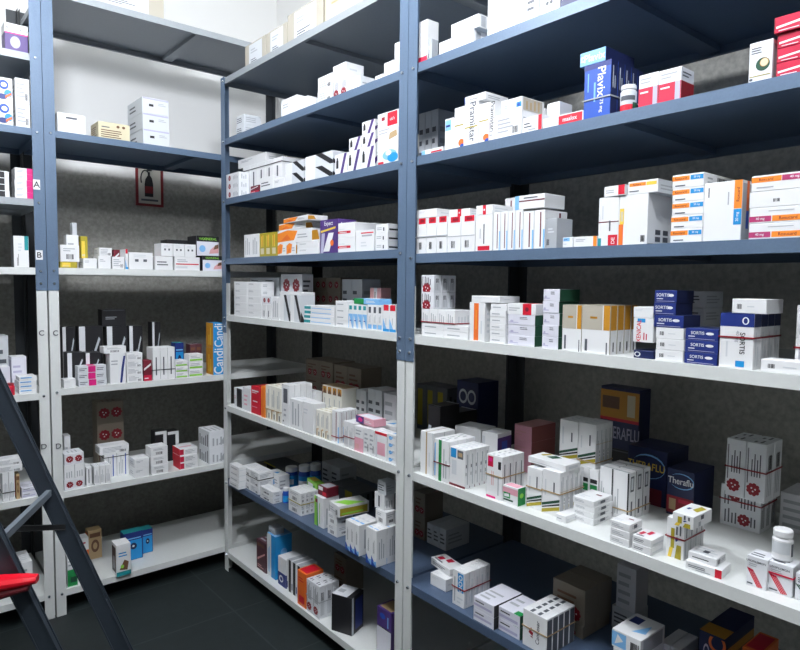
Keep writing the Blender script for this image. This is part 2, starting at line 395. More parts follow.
# red tread across the front frame, with its two side rails
T1 = on_plane(37.5, 579, fB-DR*.05); T0 = on_plane(-30, 602, fB-DR*.05)
tv = (T0-T1); tv.z = 0; tv.normalize()
c0 = T1-lo; nrm = Vector((0, 0, 1)); sdv = tv.cross(nrm).normalized()
def loft(name, secs, m):
    mb = MB(); rings = []
    for (t, hw, z0_, z1_) in secs:
        b = len(mb.v); k = .35
        for (s, zz) in ((-hw, z0_+(z1_-z0_)*k), (-hw*.7, z0_), (hw*.7, z0_), (hw, z0_+(z1_-z0_)*k), (hw, z1_-(z1_-z0_)*k), (hw*.7, z1_), (-hw*.7, z1_), (-hw, z1_-(z1_-z0_)*k)):
            mb.v.append(tuple(c0+tv*t+sdv*s+nrm*zz))
        rings.append(b)
    i = mb.mi(m)
    for p, q in zip(rings, rings[1:]):
        for k in range(8): mb.f.append((p+k, p+(k+1) % 8, q+(k+1) % 8, q+k)); mb.m.append(i)
    mb.f.append(tuple(rings[0]+k for k in range(8))[::-1]); mb.m.append(i); mb.f.append(tuple(rings[-1]+k for k in range(8))); mb.m.append(i)
    return mb.build(name, lad)
tread = loft('tread', [(0, .014, -.008, .010), (.03, .022, -.012, .012), (.10, .03, -.020, .012), (.34, .034, -.026, .012)], m_red); tread['label'] = 'red tread'
loft('tread_support', [(.02, .018, -.026, -.0125), (.10, .026, -.045, -.0205), (.34, .03, -.06, -.0265)], mat('tread_underside', '5c0c18', .5))
# ------------------------------------------------------------------ printing on the cartons (face, operation, fractions of the face, colour)
FL1 = 'F v .12 .35 .3 .92 3 lg;F v .45 .3 .85 .92 4 txt'
ST = {
 'plain': ('w', 'F l .12 .55 .6 .8 2 gy;S l .15 .3 .7 .7 2 gy;T l .15 .3 .7 .7 2 lg;L l .2 .3 .8 .7 2 gy'),
 'bare': ('w', 'F l .1 .6 .55 .82 2 lg;F r .03 .04 .97 .06 lg;S r .02 .08 .98 .1 lg;S l .2 .4 .7 .7 1 lg;T r .05 .9 .95 .93 lg;T l .1 .2 .6 .5 2 lg'),
 'lines': ('w', 'F l .1 .2 .8 .85 4 gy;S l .1 .25 .85 .8 3 gy;L l .1 .25 .85 .8 3 gy;T l .1 .2 .8 .8 4 lg;F b .68 .12 .9 .4'),
 'vlines': ('w', 'F v .15 .12 .85 .9 3 gy;S v .15 .1 .85 .9 4 lg;T v .1 .2 .9 .8 2 lg;L v .2 .1 .8 .9 2 gy'),
 'bar': ('w', 'F b .3 .15 .7 .45;F l .15 .6 .8 .85 2 gy;S b .3 .2 .7 .4;S l .15 .55 .8 .85 2 gy;T l .1 .3 .8 .7 3 lg'),
 'spine': ('w', 'F v .3 .15 .7 .9 1 txt;S v .15 .15 .85 .9 3 gy;T r .1 .45 .9 .55 lg'),
 'grey': ('lg', 'F l .1 .25 .8 .8 3 txt;S l .1 .25 .85 .8 3 gy;L l .1 .2 .9 .8 3 txt'),
 'flower': ('wr', 'F f .3 .22 .24;F f .72 .76 .2;F v .55 .1 .9 .45 4 txt;F v .1 .5 .4 .9 3 gy;S v .2 .1 .8 .9 3 txt;T v .15 .2 .85 .8 3 gy'),
 'flower1': ('wr', 'F f .42 .2 .36;F v .25 .42 .8 .92 4 txt;F r .08 .3 .13 .9 txt;S v .2 .1 .8 .9 3 gy;S b .3 .55 .7 .8;T v .2 .2 .8 .8 2 txt'),
 'flowerw': ('wr', 'F f .28 .45 .34;F v .55 .2 .95 .8 4 gy;L v .2 .2 .8 .8 3 gy;S v .2 .2 .8 .8 3 gy'),
 'flower2': ('wr', 'F f .27 .5 .3;F f .73 .5 .3;L v .2 .2 .8 .8 3 gy;T v .2 .2 .8 .8 3 gy;S l .1 .2 .8 .8 3 txt'),
 'carton': ('be', 'F r .2 .1 .82 .95 lg;F l .28 .2 .7 .42 3 txt;F l .28 .6 .6 .8 2 gy'),
 'cartonp': ('cr', 'F l .15 .55 .4 .8 2 tan'),
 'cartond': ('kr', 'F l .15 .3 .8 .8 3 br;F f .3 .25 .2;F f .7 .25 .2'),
 'creamtext': ('cr', 'F l .08 .1 .92 .6 4 br;F r .1 .68 .35 .74 txt;F e .62 .8 .05 .08 br;F e .8 .8 .05 .08 br;L l .1 .2 .85 .8 5 br'),
 'letter': ('w', 'F r .3 .72 .7 .82 txt;F l .2 .25 .6 .45 2 lg'),
 'ybd': ('lg', 'F r .25 .45 .42 .6 k;F l .6 .55 .9 .75 2 gy;L l .15 .25 .75 .75 2 txt;F r .02 .88 .98 .97 lil'),
 'yellowbox': ('ol', 'F r .1 .15 .6 .85 yl;F l .15 .2 .6 .5 2 cr;L v .1 .1 .9 .9 2 yl'),
 'vax': ('lav', 'F r 0 .72 1 1 k;F t VAXINERAL .5 .86 .13 lgr;F p pkb .55 .1 .98 .15 .98 .55 .8 .5 .6 .3;F p br .75 .32 .98 .4 .98 .6 .82 .55;F e .25 .35 .14 .18 lb;T r 0 0 1 1 k;L r 0 0 1 1 k'),
 'vaxtop': ('k', 'F t VAXINERAL .5 .55 .22 gr;T r .05 .4 .9 .5 dgr'),
 'redline': ('w', 'F r .05 .42 .95 .5 red;F l .1 .6 .7 .85 2 gy;F r .05 .15 .5 .3 lg'),
 'redend': ('w', 'L r 0 0 1 1 red;F r 0 .1 .22 .9 cri;F l .3 .2 .9 .8 3 gy;T r .1 .3 .8 .5 pk'),
 'twoeyes': ('w', 'F r .25 .45 .4 .6 txt;F r .6 .45 .75 .6 txt;F l .2 .7 .8 .9 2 lg'),
 'pinkstack': ('lg', 'F r .36 .05 .62 .95 mag;F l .05 .25 .32 .75 2 txt;F l .66 .25 .95 .75 2 txt;T r .36 0 .62 1 mag'),
 'pinkend': ('w', 'F r .66 0 1 1 mag;F l .1 .3 .6 .7 2 gy'),
 'blackwht': ('k', 'F r 0 0 .26 1 wr;F p sil .4 .1 .6 .5 .55 .55 .35 .15;F p sil .62 .4 .9 .75 .84 .8 .58 .48;F c .7 .35 .06 red'),
 'blackbox': ('k', 'F l .15 .4 .8 .6 2 gy;F r .05 .92 .95 .96 dg;T r .1 .2 .9 .3 dg'),
 'arc': ('w', 'F p nav .62 .02 .75 .02 .86 .45 .98 .9 .86 .9 .72 .5;F l .08 .6 .5 .8 2 gy;S l .1 .2 .8 .8 3 gy'),
 'redbook': ('mar', 'F r 0 0 1 .28 cri;F p w 0 .5 .9 .75 .9 .86 0 .6;F l .1 .08 .8 .2 1 w'),
 'cand': ('cy', 'F t Candi .5 .5 .36 w 90;L r 0 0 1 1 gold;L v .3 .1 .8 .9 2 yl'),
 'greenband': ('w', 'F r .05 .1 .95 .35 lgr;F l .1 .45 .8 .85 2 gy'),
 'bluestripe': ('w', 'F r .68 .05 .76 .95 blue;F v .15 .1 .55 .9 3 gy;L v .1 .1 .9 .9 4 gy;T l .1 .2 .9 .8 4 gy'),
 'tealpack': ('nav', 'F r .05 .02 .95 .72 cy;F e .5 .5 .18 .12 navd;F c .5 .5 .06 w;F r .1 .76 .9 .8 lb;T r 0 0 1 1 teal'),
 'milk': ('w', 'F r 0 0 1 .14 teal;F p br .2 .2 .75 .16 .85 .42 .55 .5;F l .15 .6 .8 .78 2 cy;F e .4 .3 .12 .06 lgr;L r .12 .1 .88 .9 k;L r .4 .2 .6 .6 gy'),
 'greenwht': ('w', 'F r 0 0 1 .55 gr;F r .3 .12 .95 .3 dgr;F l .1 .65 .8 .9 2 gy;T l .1 .2 .9 .8 3 txt'),
 'brownbox': ('tan', 'F e .5 .45 .3 .22 br;F e .5 .45 .16 .12 tan;F r .1 .75 .9 .9 br;L r .1 .1 .9 .9 or_'),
 'orangewht': ('w', 'F r 0 0 1 .6 or_;F l .1 .68 .8 .9 2 cri'),
 'purplewht': ('pur', 'F r 0 .66 1 1 w;F r 0 .62 1 .67 mag;F t Acti-Tens .5 .83 .14 txt;F e .45 .32 .22 .22 lil;F e .45 .32 .08 .18 w;L r 0 .66 1 1 w'),
 'swirl': ('w', 'F e .4 .7 .35 .2 blue;F e .42 .7 .2 .1 w;F e .7 .35 .28 .16 cy;F e .3 .2 .35 .12 nav;F p or_ .5 .15 .95 .3 .9 .4 .5 .25'),
 'bwspine': ('k', 'F r .7 0 1 1 w;F r 0 .9 1 1 w'),
 'leanwht': ('w', 'F r .72 .55 .98 1 teal;F v .2 .05 .34 .45 2 k;F l .3 .5 .6 .8 3 lg;L r 0 0 1 1 dg'),
 'lavbox': ('lav', 'F r .05 .1 .95 .2 lil;F l .1 .5 .8 .8 2 lil;T r .1 .1 .9 .9 w;L r .1 .1 .9 .9 lil'),
 'tealend': ('w', 'F r 0 .2 .22 .8 teal;F r .25 .35 .9 .5 lb;S l .1 .3 .9 .7 2 gy;T r .05 .1 .95 .3 lg'),
 'ltblue': ('w', 'F r 0 0 1 .6 lb;F p w .1 0 .9 0 .2 .55;F r .2 .78 .8 .95 teal;F r .3 .3 .7 .34 blue;T r .1 .2 .9 .8 lg'),
 'blots': ('w', 'F r .25 .68 .75 .92 txt;F r .1 .05 .9 .22 lb;F v .3 .3 .7 .6 2 gy'),
 'redtop': ('w', 'F r .1 .78 .9 1 red;F r 0 0 1 .1 cy;F p lb 0 .1 .6 .1 0 .5;F v .4 .25 .6 .7 1 gy'),
 'greenblue': ('lb', 'F r 0 0 .4 1 gr;F l .5 .3 .9 .7 2 w;T r .2 .2 .8 .8 w'),
 'pinkish': ('pkb', 'F r .35 0 .65 1 w;F r .42 .1 .5 .9 br'),
 'diag': ('w', 'F r .38 0 1 1 lg;F p k .38 1 .62 1 1 .25 1 0 .9 0;S r 0 0 1 1 lg;S p k 0 .4 .3 0 0 0'),
 'purdiag': ('w', 'F p pur .42 0 .62 0 .95 1 .75 1;F r .1 .3 .28 .7 k;F e .19 .75 .06 .1 k;S l .1 .3 .8 .8 2 gy;S p pur 0 .1 .3 .6 .3 .8 0 .4'),
 'tallred': ('w', 'F r .48 .72 .95 .98 red;F t ulci\'s .71 .85 .06 w;F r .2 .85 .36 .92 dred;F l .08 .58 .6 .7 2 gy;F p tan .55 .45 .95 .5 .92 .62 .6 .58;F e .6 .16 .34 .1 lb;F e .75 .1 .25 .09 cy;F e .55 .2 .14 .05 w;F r .05 .0 .32 .05 red'),
 'redtag': ('w', 'F r .0 .28 .75 .44 red;F l .08 .31 .6 .41 1 w;F r .05 .55 .4 .6 lg;S r .1 .2 .9 .22 lg'),
 'redstripe': ('w', 'F r .3 .84 .98 .9 red;F r .35 .7 .9 .78 gy;F l .3 .2 .8 .5 2 lg'),
 'blackmark': ('w', 'F l .1 .3 .5 .7 2 gy;S r .05 .25 .55 .45 k;S r .6 .25 .9 .35 txt;F r .6 .2 .7 .6 txt'),
 'eugica': ('pur', 'F t Expect .5 .87 .16 w;F p yl .05 .62 .9 .72 .9 .78 .05 .68;F p w .2 .05 .55 .05 .8 .6 .5 .6;F p lil .05 0 .2 0 .3 .6 .1 .6;F c .7 .3 .1 or_;S t Expect .4 .85 .1 w;S p w .2 .05 .5 .05 .6 .7 .35 .7'),
 'gold': ('ol', 'F r .2 .1 .8 .35 cr;F r .3 .45 .7 .9 gold;F v .2 .4 .8 .95 2 yl'),
 'orangesplash': ('w', 'F p ora .0 .1 .5 .2 .6 .9 .3 1 0 .8;F p or_ .1 .2 .4 .3 .3 .7;F l .6 .3 .95 .7 2 gy;S p gold 0 .1 .4 .2 .3 .9 0 .8;T p gold .1 .1 .8 .2 .6 .9 .1 .8'),
 'darkbook': ('wr', 'F r .35 0 1 1 k;F l .05 .4 .3 .6 2 pk'),
 'pinkbook': ('wr', 'F r .1 .05 .9 .95 rib;F l .2 .2 .8 .75 3 pk;T r .1 .1 .9 .9 lg'),
 'redbox': ('red', 'F r .1 .82 .8 .87 w;F r .1 .76 .6 .79 w;F l .2 .42 .7 .52 1 w;F l .1 .22 .8 .3 1 pk;F r 0 0 1 .02 dred;T l .1 .2 .9 .8 3 dred'),
 'orangespine': ('ora', 'F r .3 .05 .7 .95 or_;T r 0 .2 1 .4 w'),
 'creamy': ('ww', 'F v .2 .4 .8 .92 2 gy;F r .1 .04 .35 .3 tan;F r .6 .05 .8 .2 txt;T l .1 .1 .9 .9 3 cr;S v .1 .1 .9 .9 4 lg;F c .5 .3 .1 gold'),
 'darksq': ('w', 'F r .25 .55 .8 .9 dg;F l .3 .2 .8 .45 2 gy;T l .1 .2 .9 .8 4 lg;S v .2 .1 .8 .9 4 lg;F c .25 .1 .07 k'),
 'browntop': ('ww', 'F r .1 .82 .9 .98 gold;F p br .1 .8 .5 .95 .9 .8;F v .1 .1 .9 .75 3 gy;T r 0 .1 1 .9 tan'),
 'pinkpur': ('pk', 'F r 0 0 .45 1 pur;F e .25 .5 .12 .3 mag;F l .5 .3 .95 .7 2 w;T r .1 .1 .9 .9 lav;S r 0 0 1 1 pk'),
 'pinkwht': ('w', 'F r 0 0 1 .55 pk;F l .15 .65 .85 .9 2 gy;F r .1 .1 .5 .3 pkb'),
 'redtoppink': ('w', 'F r 0 .9 1 1 red;F r .15 .15 .85 .62 pk;F r .05 .05 .2 .85 lg;T l .1 .1 .9 .9 2 lg'),
 'boxblue': ('w', 'F e .35 .45 .2 .25 cy;F p lb .2 .2 .7 .5 .6 .7 .15 .5;T p cy .3 .2 .6 .3 .5 .7;F l .6 .5 .9 .8 2 gy;S l .1 .2 .8 .8 3 gy'),
 'maroontop': ('mar', 'F r .05 .55 .55 .95 w;F r .5 .1 .95 .5 red;T r .1 .1 .9 .9 gy'),
 'grnstripe': ('w', 'F p lgr 0 0 .3 0 .2 1 0 1;F p gr .3 .0 .42 0 .32 1 .22 1;F r .1 .78 .35 .9 mar;F r .55 .1 .62 .8 lgr;S v .15 .1 .85 .9 4 gy;T r .1 .1 .9 .9 lg'),
 'grntop': ('w', 'T p lgr .3 .05 1 .3 1 .9 .3 .4;S r .05 .1 .95 .75 ol;S r .1 .2 .8 .35 lgr;F l .1 .3 .7 .7 2 gy;F b .7 .15 .9 .6'),
 'chev': ('w', 'F p blue 0 0 1 0 0 .28;F v .35 .35 .65 .9 2 txt;F p lb .3 .12 1 0 1 .16;T r .1 .2 .9 .3 lb;T r .2 .5 .7 .6 lg;S v .2 .2 .8 .9 3 gy'),
 'maroon': ('mrb', 'F p pkb .1 .3 .9 .6 .9 .66 .1 .38;F r .1 .8 .8 .9 br;T l .1 .1 .9 .9 3 gy;F l .1 .08 .8 .2 2 pkb'),
 'bluewht': ('cy', 'F r 0 0 .5 1 wr;F v .1 .1 .4 .9 2 lb;S r .3 .1 .6 .3 nav;S e .5 .6 .2 .1 lb;T r 0 0 1 1 lb'),
 'bcircle': ('w', 'F r 0 0 1 .46 nav;F e .4 .24 .26 .12 w;F e .42 .24 .16 .07 nav;S r 0 0 1 .46 nav;S v .15 .5 .85 .95 3 gy'),
 'blackspine': ('w', 'F r .45 0 1 1 k;T r .3 0 1 1 gy;F r .1 .1 .3 .3 nav'),
 'orange': ('or_', 'S r .05 .05 .95 .95 or_;F l .15 .7 .85 .85 2 red;T r .1 .1 .9 .9 red;F r .2 .1 .8 .3 red'),
 'dark': ('k', 'T r 0 0 .75 1 wr;T r .1 .3 .4 .6 gy;L r 0 0 1 1 lg;S r .0 0 .16 1 sil;S r .3 .1 .9 .9 nav'),
 'purbottom': ('pur', 'F r 0 0 1 .62 lav;F v .7 .66 .9 .9 1 lb;F r .0 .6 1 .62 k;T r .1 .1 .9 .9 tan;F e .4 .85 .2 .06 blue'),
 'redbase': ('w', 'F r 0 0 1 .14 cri;F r .82 .3 .9 .92 gy;F r .05 .96 .95 .98 lg'),
 'lying': ('w', 'F r .04 .45 .2 .85 lg;F l .1 .15 .8 .4 2 lg;S r .1 .1 .3 .9 gy;S r .5 .1 .7 .9 sil'),
 'redvert': ('w', 'F r .0 .76 1 .79 mar;F r .9 .02 .94 .7 mar;F v .2 .2 .6 .6 1 lg;S r .3 .1 .7 .6 sil'),
 'dots': ('w', 'F c .3 .5 .08 txt;F c .5 .5 .08 txt;F c .4 .3 .08 txt;F c .6 .3 .08 txt;F l .2 .7 .8 .9 2 gy'),
 'navmark': ('navd', 'F p w .1 .3 .5 .6 .6 .75 .2 .5;F p w .55 .5 .9 .8 .9 .9 .5 .62'),
 'flatred': ('w', 'F r .45 .2 .95 .5 red;F r .0 .1 .18 .9 lb;T l .1 .2 .9 .8 3 pkb'),
 'pram1': ('w', 'F e .75 .12 .3 .09 or_;F e .85 .03 .22 .06 blue;F r .05 .54 .95 .57 ol;F v .2 .65 .5 .9 1 lg'),
 'pram': ('w', 'F t Pramistar .6 .55 .2 txt -90;F r .05 .42 .95 .45 ol;F r .1 .05 .25 .2 lg'),
 'pramlie': ('w', 'F t Pramistar .45 .5 .3 txt;F r .0 .1 .04 .9 blue;S l .1 .2 .8 .7 2 gy;T l .1 .2 .8 .7 2 lg'),
 'pram2': ('w', 'F t Pramistar .65 .62 .14 k -90;F r .0 .0 .06 .5 mar;F l .2 .1 .8 .3 2 gy'),
 'bluepatch': ('w', 'F r .75 .25 .98 .62 cy;F c .86 .42 .14 blue;F l .1 .3 .6 .6 2 gy;S r .06 0 .9 .95 be;S v .15 .1 .85 .9 4 tan;T l .1 .1 .9 .9 3 be'),
 'redlie': ('w', 'F r .82 0 1 1 red;F l .08 .3 .6 .7 2 txt;F r .3 .12 .7 .22 gy;T l .1 .2 .9 .8 2 lg'),
 'trired': ('w', 'F r .4 .05 .98 .9 red;F t maalox .68 .5 .4 w;F l .05 .4 .3 .7 2 lg'),
 'plavix': ('blue', 'F r .0 .9 1 1 nav;F t Plavix .66 .64 .17 w -90;F t 75_mg .66 .2 .09 w -90;F v .12 .5 .22 .85 1 lb;F v .35 .3 .5 .9 1 lb;S r 0 0 1 1 navd;S v .2 .5 .8 .95 2 sil'),
 'plavixlie': ('lb', 'F t Plavix .58 .5 .55 w;F r .05 .3 .22 .7 w;F r .09 .42 .18 .58 lb;T r 0 0 1 1 navd;S r 0 0 1 1 navd'),
 'redlow': ('wr', 'F r 0 0 1 .58 cri;F r .74 0 .96 .58 lil;F r .08 .42 .5 .47 w;F l .1 .7 .9 .92 2 gy;S r 0 0 1 .58 dred;S l .1 .7 .9 .9 2 txt;T r .4 .3 .6 .6 txt'),
 'disc': ('wr', 'F c .6 .42 .3 dgr;F c .66 .46 .19 gold;F c .66 .46 .17 cr;F l .1 .7 .65 .88 3 txt;F e .12 .08 .08 .03 txt;F r .05 .14 .95 .16 ol;S r .1 .1 .9 .9 gy'),
 'cristack': ('cri', 'F p w .04 .28 .95 .5 .95 .64 .04 .42;F l .1 .08 .7 .2 1 w;F r 0 0 .02 1 dred;T r 0 0 1 1 dred'),
 'redlabel': ('w', 'F r .25 .84 .95 1 red;F r .4 .88 .8 .96 dred;F b .3 .12 .6 .32;F r .0 .44 1 .46 gy'),
 'lierib': ('w', 'F r .42 0 .6 1 red;F c .5 .5 .12 w;S l .1 .2 .8 .8 2 lg;T r .42 0 .6 1 red'),
 'redfoot': ('w', 'F v .45 .2 .6 .92 1 txt;F r .15 .02 .85 .14 red;F v .25 .35 .35 .8 1 gy'),
 'redspine': ('w', 'F r .55 .05 .66 .95 mar;F r .85 0 1 .5 lb;S r .62 .05 .7 .95 mar;S v .15 .1 .5 .9 2 lg'),
 'lieblue': ('w', 'F r .0 0 .14 1 lb;F r .14 .55 1 .64 mar;F l .3 .72 .9 .92 1 txt;T l .1 .2 .9 .8 2 gy'),
 'greyside': ('gy', 'F b .1 .1 .35 .3;F l .2 .5 .8 .7 2 lg'),
 'bluetag': ('w', 'F r .08 .62 .7 .95 lb;F l .12 .7 .6 .86 1 nav;F l .1 .2 .6 .5 1 lg'),
 'oend': ('w', 'F r .85 0 1 1 ora;F l .1 .5 .7 .8 2 gy'),
 'wteal': ('w', 'F r .0 .0 .16 .16 teal;F r .5 .0 .96 .22 red;F t DE .74 .1 .08 w 90;F r .0 .48 1 .5 mar;F v .5 .3 .68 .66 1 txt;F v .15 .55 .3 .95 1 lg'),
 'crumple': ('w', 'F r .7 .1 1 1 red;F l .1 .3 .6 .7 2 gy;T r .6 .1 .9 .6 dred'),
 'ostrip': ('w', 'F r .0 .0 .16 .42 or_;F r .03 .42 .18 .74 yl;F r .06 .48 .15 .68 cr;F b .78 .05 .92 .18;S r .3 .06 .5 .16 txt;S r .6 .06 .8 .16 txt;S r .3 .2 .5 .3 txt;S r .6 .2 .8 .3 txt;S r 0 0 1 .02 gy'),
 'olie': ('w', 'F r .05 .6 .6 .86 ora;F t Roxcard .3 .73 .14 mar;F r .62 .6 .95 .86 yl;F l .05 .15 .4 .35 1 txt;S r 0 0 1 1 lg;S l .1 .2 .8 .7 2 gy'),
 'ostack': ('w', 'F r .0 .55 .55 .88 ora;F t Rosucard .27 .72 .17 mar;F r .58 .55 .98 .88 cy;F t 20_mg .78 .72 .18 w;F l .1 .1 .5 .3 1 txt;S b .4 .1 .7 .8;S l .1 .2 .35 .8 2 gy;T l .1 .2 .8 .8 3 lg'),
 'oside': ('w', 'F r .8 .53 1 1 ora;F t Roxcard .9 .76 .05 mar 90;F r .8 .26 1 .52 cy;F t 20_mg .9 .39 .06 w 90;F v .1 .75 .17 .95 1 txt;F v .62 .6 .7 .95 1 gy;S r .05 0 1 .95 gy;S r .45 .25 .7 1 or_;S r .45 .2 .7 .5 blue'),
 'bstack': ('w', 'F r .0 .1 .4 .46 bord;F t 40_mg .2 .28 .2 w;F r .42 .1 1 .46 ora;F t Rosucard .7 .28 .2 mar;F l .35 .72 .9 .82 1 gy'),
 'btop': ('w', 'F r .0 .56 .55 .9 ora;F t Roxcard .27 .73 .18 mar;F r .56 .56 1 .9 bord;F t 40_mg .78 .73 .2 w;F l .1 .15 .5 .35 1 gy'),
 'bblank': ('w', 'F b .44 .3 .56 .5'),
 'ostripe': ('w', 'F r .3 .02 .6 .98 or_;F r .4 .3 .5 .8 ora;F v .7 .2 .9 .8 1 lg;S l .1 .2 .8 .8 4 lg'),
 'thin': ('w', 'F l .15 .3 .8 .7 1 gy;S r .05 .4 .95 .5 lg'),
 'redtip': ('w', 'F r .55 .0 .85 1 red;F c .7 .5 .2 mar;F l .05 .3 .5 .7 2 gy;T r .5 0 .8 1 red'),
 'emblem': ('lav', 'F l .45 .55 .85 .85 2 txt;F r .05 .2 .4 .28 lil;F e .15 .35 .06 .12 lil;T l .1 .2 .8 .8 2 lg;S r 0 0 1 1 dgr'),
 'beige': ('w', 'F r 0 .49 .74 1 be;F r .78 .49 1 1 gold;F r .9 0 1 .49 w;F v .08 .04 .3 .42 1 txt;F v .86 .0 .97 .36 1 txt;F l .3 .7 .7 .8 1 gold;S r 0 .49 1 1 gold;S r 0 0 .14 1 be;S v .4 .05 .8 .4 1 k;T r 0 0 1 1 be'),
 'sevk': ('w', 'F r .2 .82 .6 .98 cy;F t XENICAL .28 .45 .2 red 90;F v .5 .1 .75 .6 2 cri;F r .0 .0 1 .02 lg'),
 'navwht': ('navd', 'F e .2 .5 .16 .32 w;F e .2 .5 .1 .22 navd'),
 'navbox': ('nav', 'F t SORTIS .38 .62 .26 w;F l .1 .24 .4 .42 1 w;F e .75 .6 .12 .12 w;F r .1 .1 .9 .14 lil;T r .05 .05 .95 .95 navd;S r 0 0 1 1 navd'),
 'wdots': ('w', 'F b .15 .3 .3 .65;F l .45 .4 .8 .6 1 lg'),
 'sortis': ('w', 'F r 0 .76 1 1 nav;F e .75 .87 .1 .07 w;F e .75 .87 .06 .05 nav;F t SORTIS .68 .46 .09 k -90;F t 40_mg .52 .58 .08 gy -90;F r .5 .03 .76 .14 cy;F v .18 .2 .3 .6 1 lg;S r 0 .76 1 1 navd;S v .2 .05 .8 .7 2 lg;T r 0 0 1 1 nav'),
 'tanline': ('w', 'F r .42 0 .52 1 tan;F r .9 0 1 1 lg;F v .62 .2 .8 .8 1 lg;T r .42 0 .52 1 be'),
 'grnline': ('w', 'F r .3 .0 .5 1 gr;F v .6 .1 .9 .9 2 gy;F r .02 .1 .1 .9 lb;T v .2 .2 .8 .8 2 gy'),
 'bbsq': ('w', 'F r .08 .74 .42 .98 cy;F r .5 .74 .86 .96 dg;F r .56 .8 .8 .9 tan;F r .0 .0 1 .06 mar;F r .15 .3 .45 .68 lg;S l .1 .3 .3 .7 2 txt;S v .3 .1 .7 .9 1 gy;T r .1 .2 .7 .6 lg'),
 'purend': ('w', 'F r .0 .1 .2 .9 lg;S r .0 .1 1 .9 pur;S r .3 .2 .7 .8 blue;T l .1 .1 .9 .9 2 lav'),
 'pinksq': ('w', 'F r .08 .72 .42 .96 cri;F r .14 .84 .36 .92 mag;F r .74 .7 .92 .88 k;F v .3 .3 .5 .66 2 pkb;F r .0 .0 .6 .05 mag;F v .7 .1 .86 .6 1 gy;S v .3 .1 .7 .9 1 txt;T v .2 .2 .8 .8 2 gy'),
 'nexium': ('w', 'F r 0 .55 1 .9 pk;F r .05 .3 .5 .62 gr;F p w .1 .35 .45 .4 .4 .56 .1 .52;F r .05 .15 .7 .25 dgr;S r 0 0 1 1 gr;S e .5 .55 .25 .14 lgr;T r .1 .1 .9 .9 pk'),
 'grngold': ('w', 'F p dgr 0 .16 1 .34 1 .40 0 .22;F p k 0 .11 1 .27 1 .31 0 .14;F p ol 0 .0 1 .16 1 .24 0 .08;F v .6 .5 .78 .88 1 txt;F v .12 .42 .3 .9 1 lg;S v .2 .1 .8 .92 2 gy;S r .0 .55 1 .56 tan;T v .2 .1 .8 .8 1 lg'),
 'wrap': ('w', 'T p dgr .3 .5 .5 .4 .6 .8 .4 .9;T p ol .1 .6 .2 .5 .3 .9 .2 .95;F p gy .02 .3 .4 .35 .9 .2 .4 .25;S r .2 .3 .8 .7 lg'),
 'grnlab': ('w', 'F r .1 .45 .9 .62 gr;F r .1 .66 .9 .76 k;F r .1 .3 .9 .38 ol;S v .2 .1 .8 .9 2 txt'),
 'dkstripe': ('w', 'F r .9 .0 1 1 k;F v .1 .1 .4 .7 2 gy;S r .2 .6 .7 .92 dg;S r .3 .64 .6 .88 lg;S v .2 .1 .7 .5 1 txt;T r .0 .1 1 .3 gy'),
 'lieflat': ('w', 'F l .1 .3 .7 .7 2 gy;S l .2 .3 .8 .7 2 gy;S r .35 .25 .6 .75 txt;T r .55 .6 .8 .7 mar;T l .1 .15 .6 .4 2 lg'),
 'redpat': ('w', 'T p cri .1 .3 .3 .25 .35 .6 .15 .65;T p cri .4 .5 .6 .45 .65 .85 .42 .9;T r .1 .1 .5 .2 txt;F l .1 .3 .8 .7 2 txt;S r .1 .2 .9 .4 lg'),
 'ygreen': ('w', 'F p ol .25 .25 .45 .25 .45 .75 .25 .75;F p ol .5 .0 .85 0 .85 .35 .6 .35;F p yl .1 .0 .3 .0 .4 .25 .2 .25;F v .5 .6 .9 .95 2 txt;F p nav .55 .42 .7 .5 .6 .56 .5 .48;S v .3 .55 .7 .9 1 txt;S v .2 .1 .5 .5 1 gy;T p ol .5 .5 .8 .4 .9 .8 .6 .9;T p nav .2 .5 .35 .45 .4 .6 .25 .62'),
 'lietxt': ('w', 'F l .15 .3 .8 .6 1 k;S b .1 .2 .4 .8;S l .5 .3 .9 .7 2 gy;T l .1 .1 .9 .9 3 lg;T r .4 .3 .6 .6 txt'),
 'rediag': ('wr', 'F p red 0 .60 .08 .59 .60 .03 .54 .03;F p red .1 .59 .17 .58 .68 .04 .62 .03;F p red .19 .58 .25 .57 .75 .05 .70 .04;F p cri .27 .57 .32 .56 .81 .06 .77 .05;F p cri .0 .6 .34 .55 .3 .5 .1 .53;F t USOFILEMON .45 .84 .07 txt;F l .1 .66 .7 .78 2 gy;F l .05 .05 .4 .16 1 txt;T l .1 .1 .9 .6 2 txt'),
 'grdiag': ('wr', 'F p dgr 0 .60 .08 .59 .60 .03 .54 .03;F p dgr .1 .59 .17 .58 .68 .04 .62 .03;F p dgr .19 .58 .25 .57 .75 .05 .70 .04;F l .1 .66 .9 .88 3 txt;T l .1 .1 .9 .6 2 txt'),
 'thera': ('navd', 'F e .55 .68 .42 .22 lb;F e .53 .67 .42 .2 navd;F t THERAFLU .48 .68 .13 yl;F r .3 .0 .9 .3 mar;F r .35 .05 .6 .2 cri'),
 'thera2': ('navd', 'F e .55 .76 .46 .17 lb;F e .52 .76 .45 .15 navd;F t Theraflu .5 .76 .14 w;F r .0 .05 1 .42 dred;F r .1 .12 .35 .36 tan;F r .45 .3 .9 .38 cri;F l .4 .08 .95 .18 1 pkb'),
 'theraor': ('navd', 'F r .0 .5 1 .95 gold;F r .05 .65 .5 .85 br;F r .7 .55 .9 .9 cr;F r .0 .45 1 .5 red;F t THERAFLU .55 .26 .2 lil'),
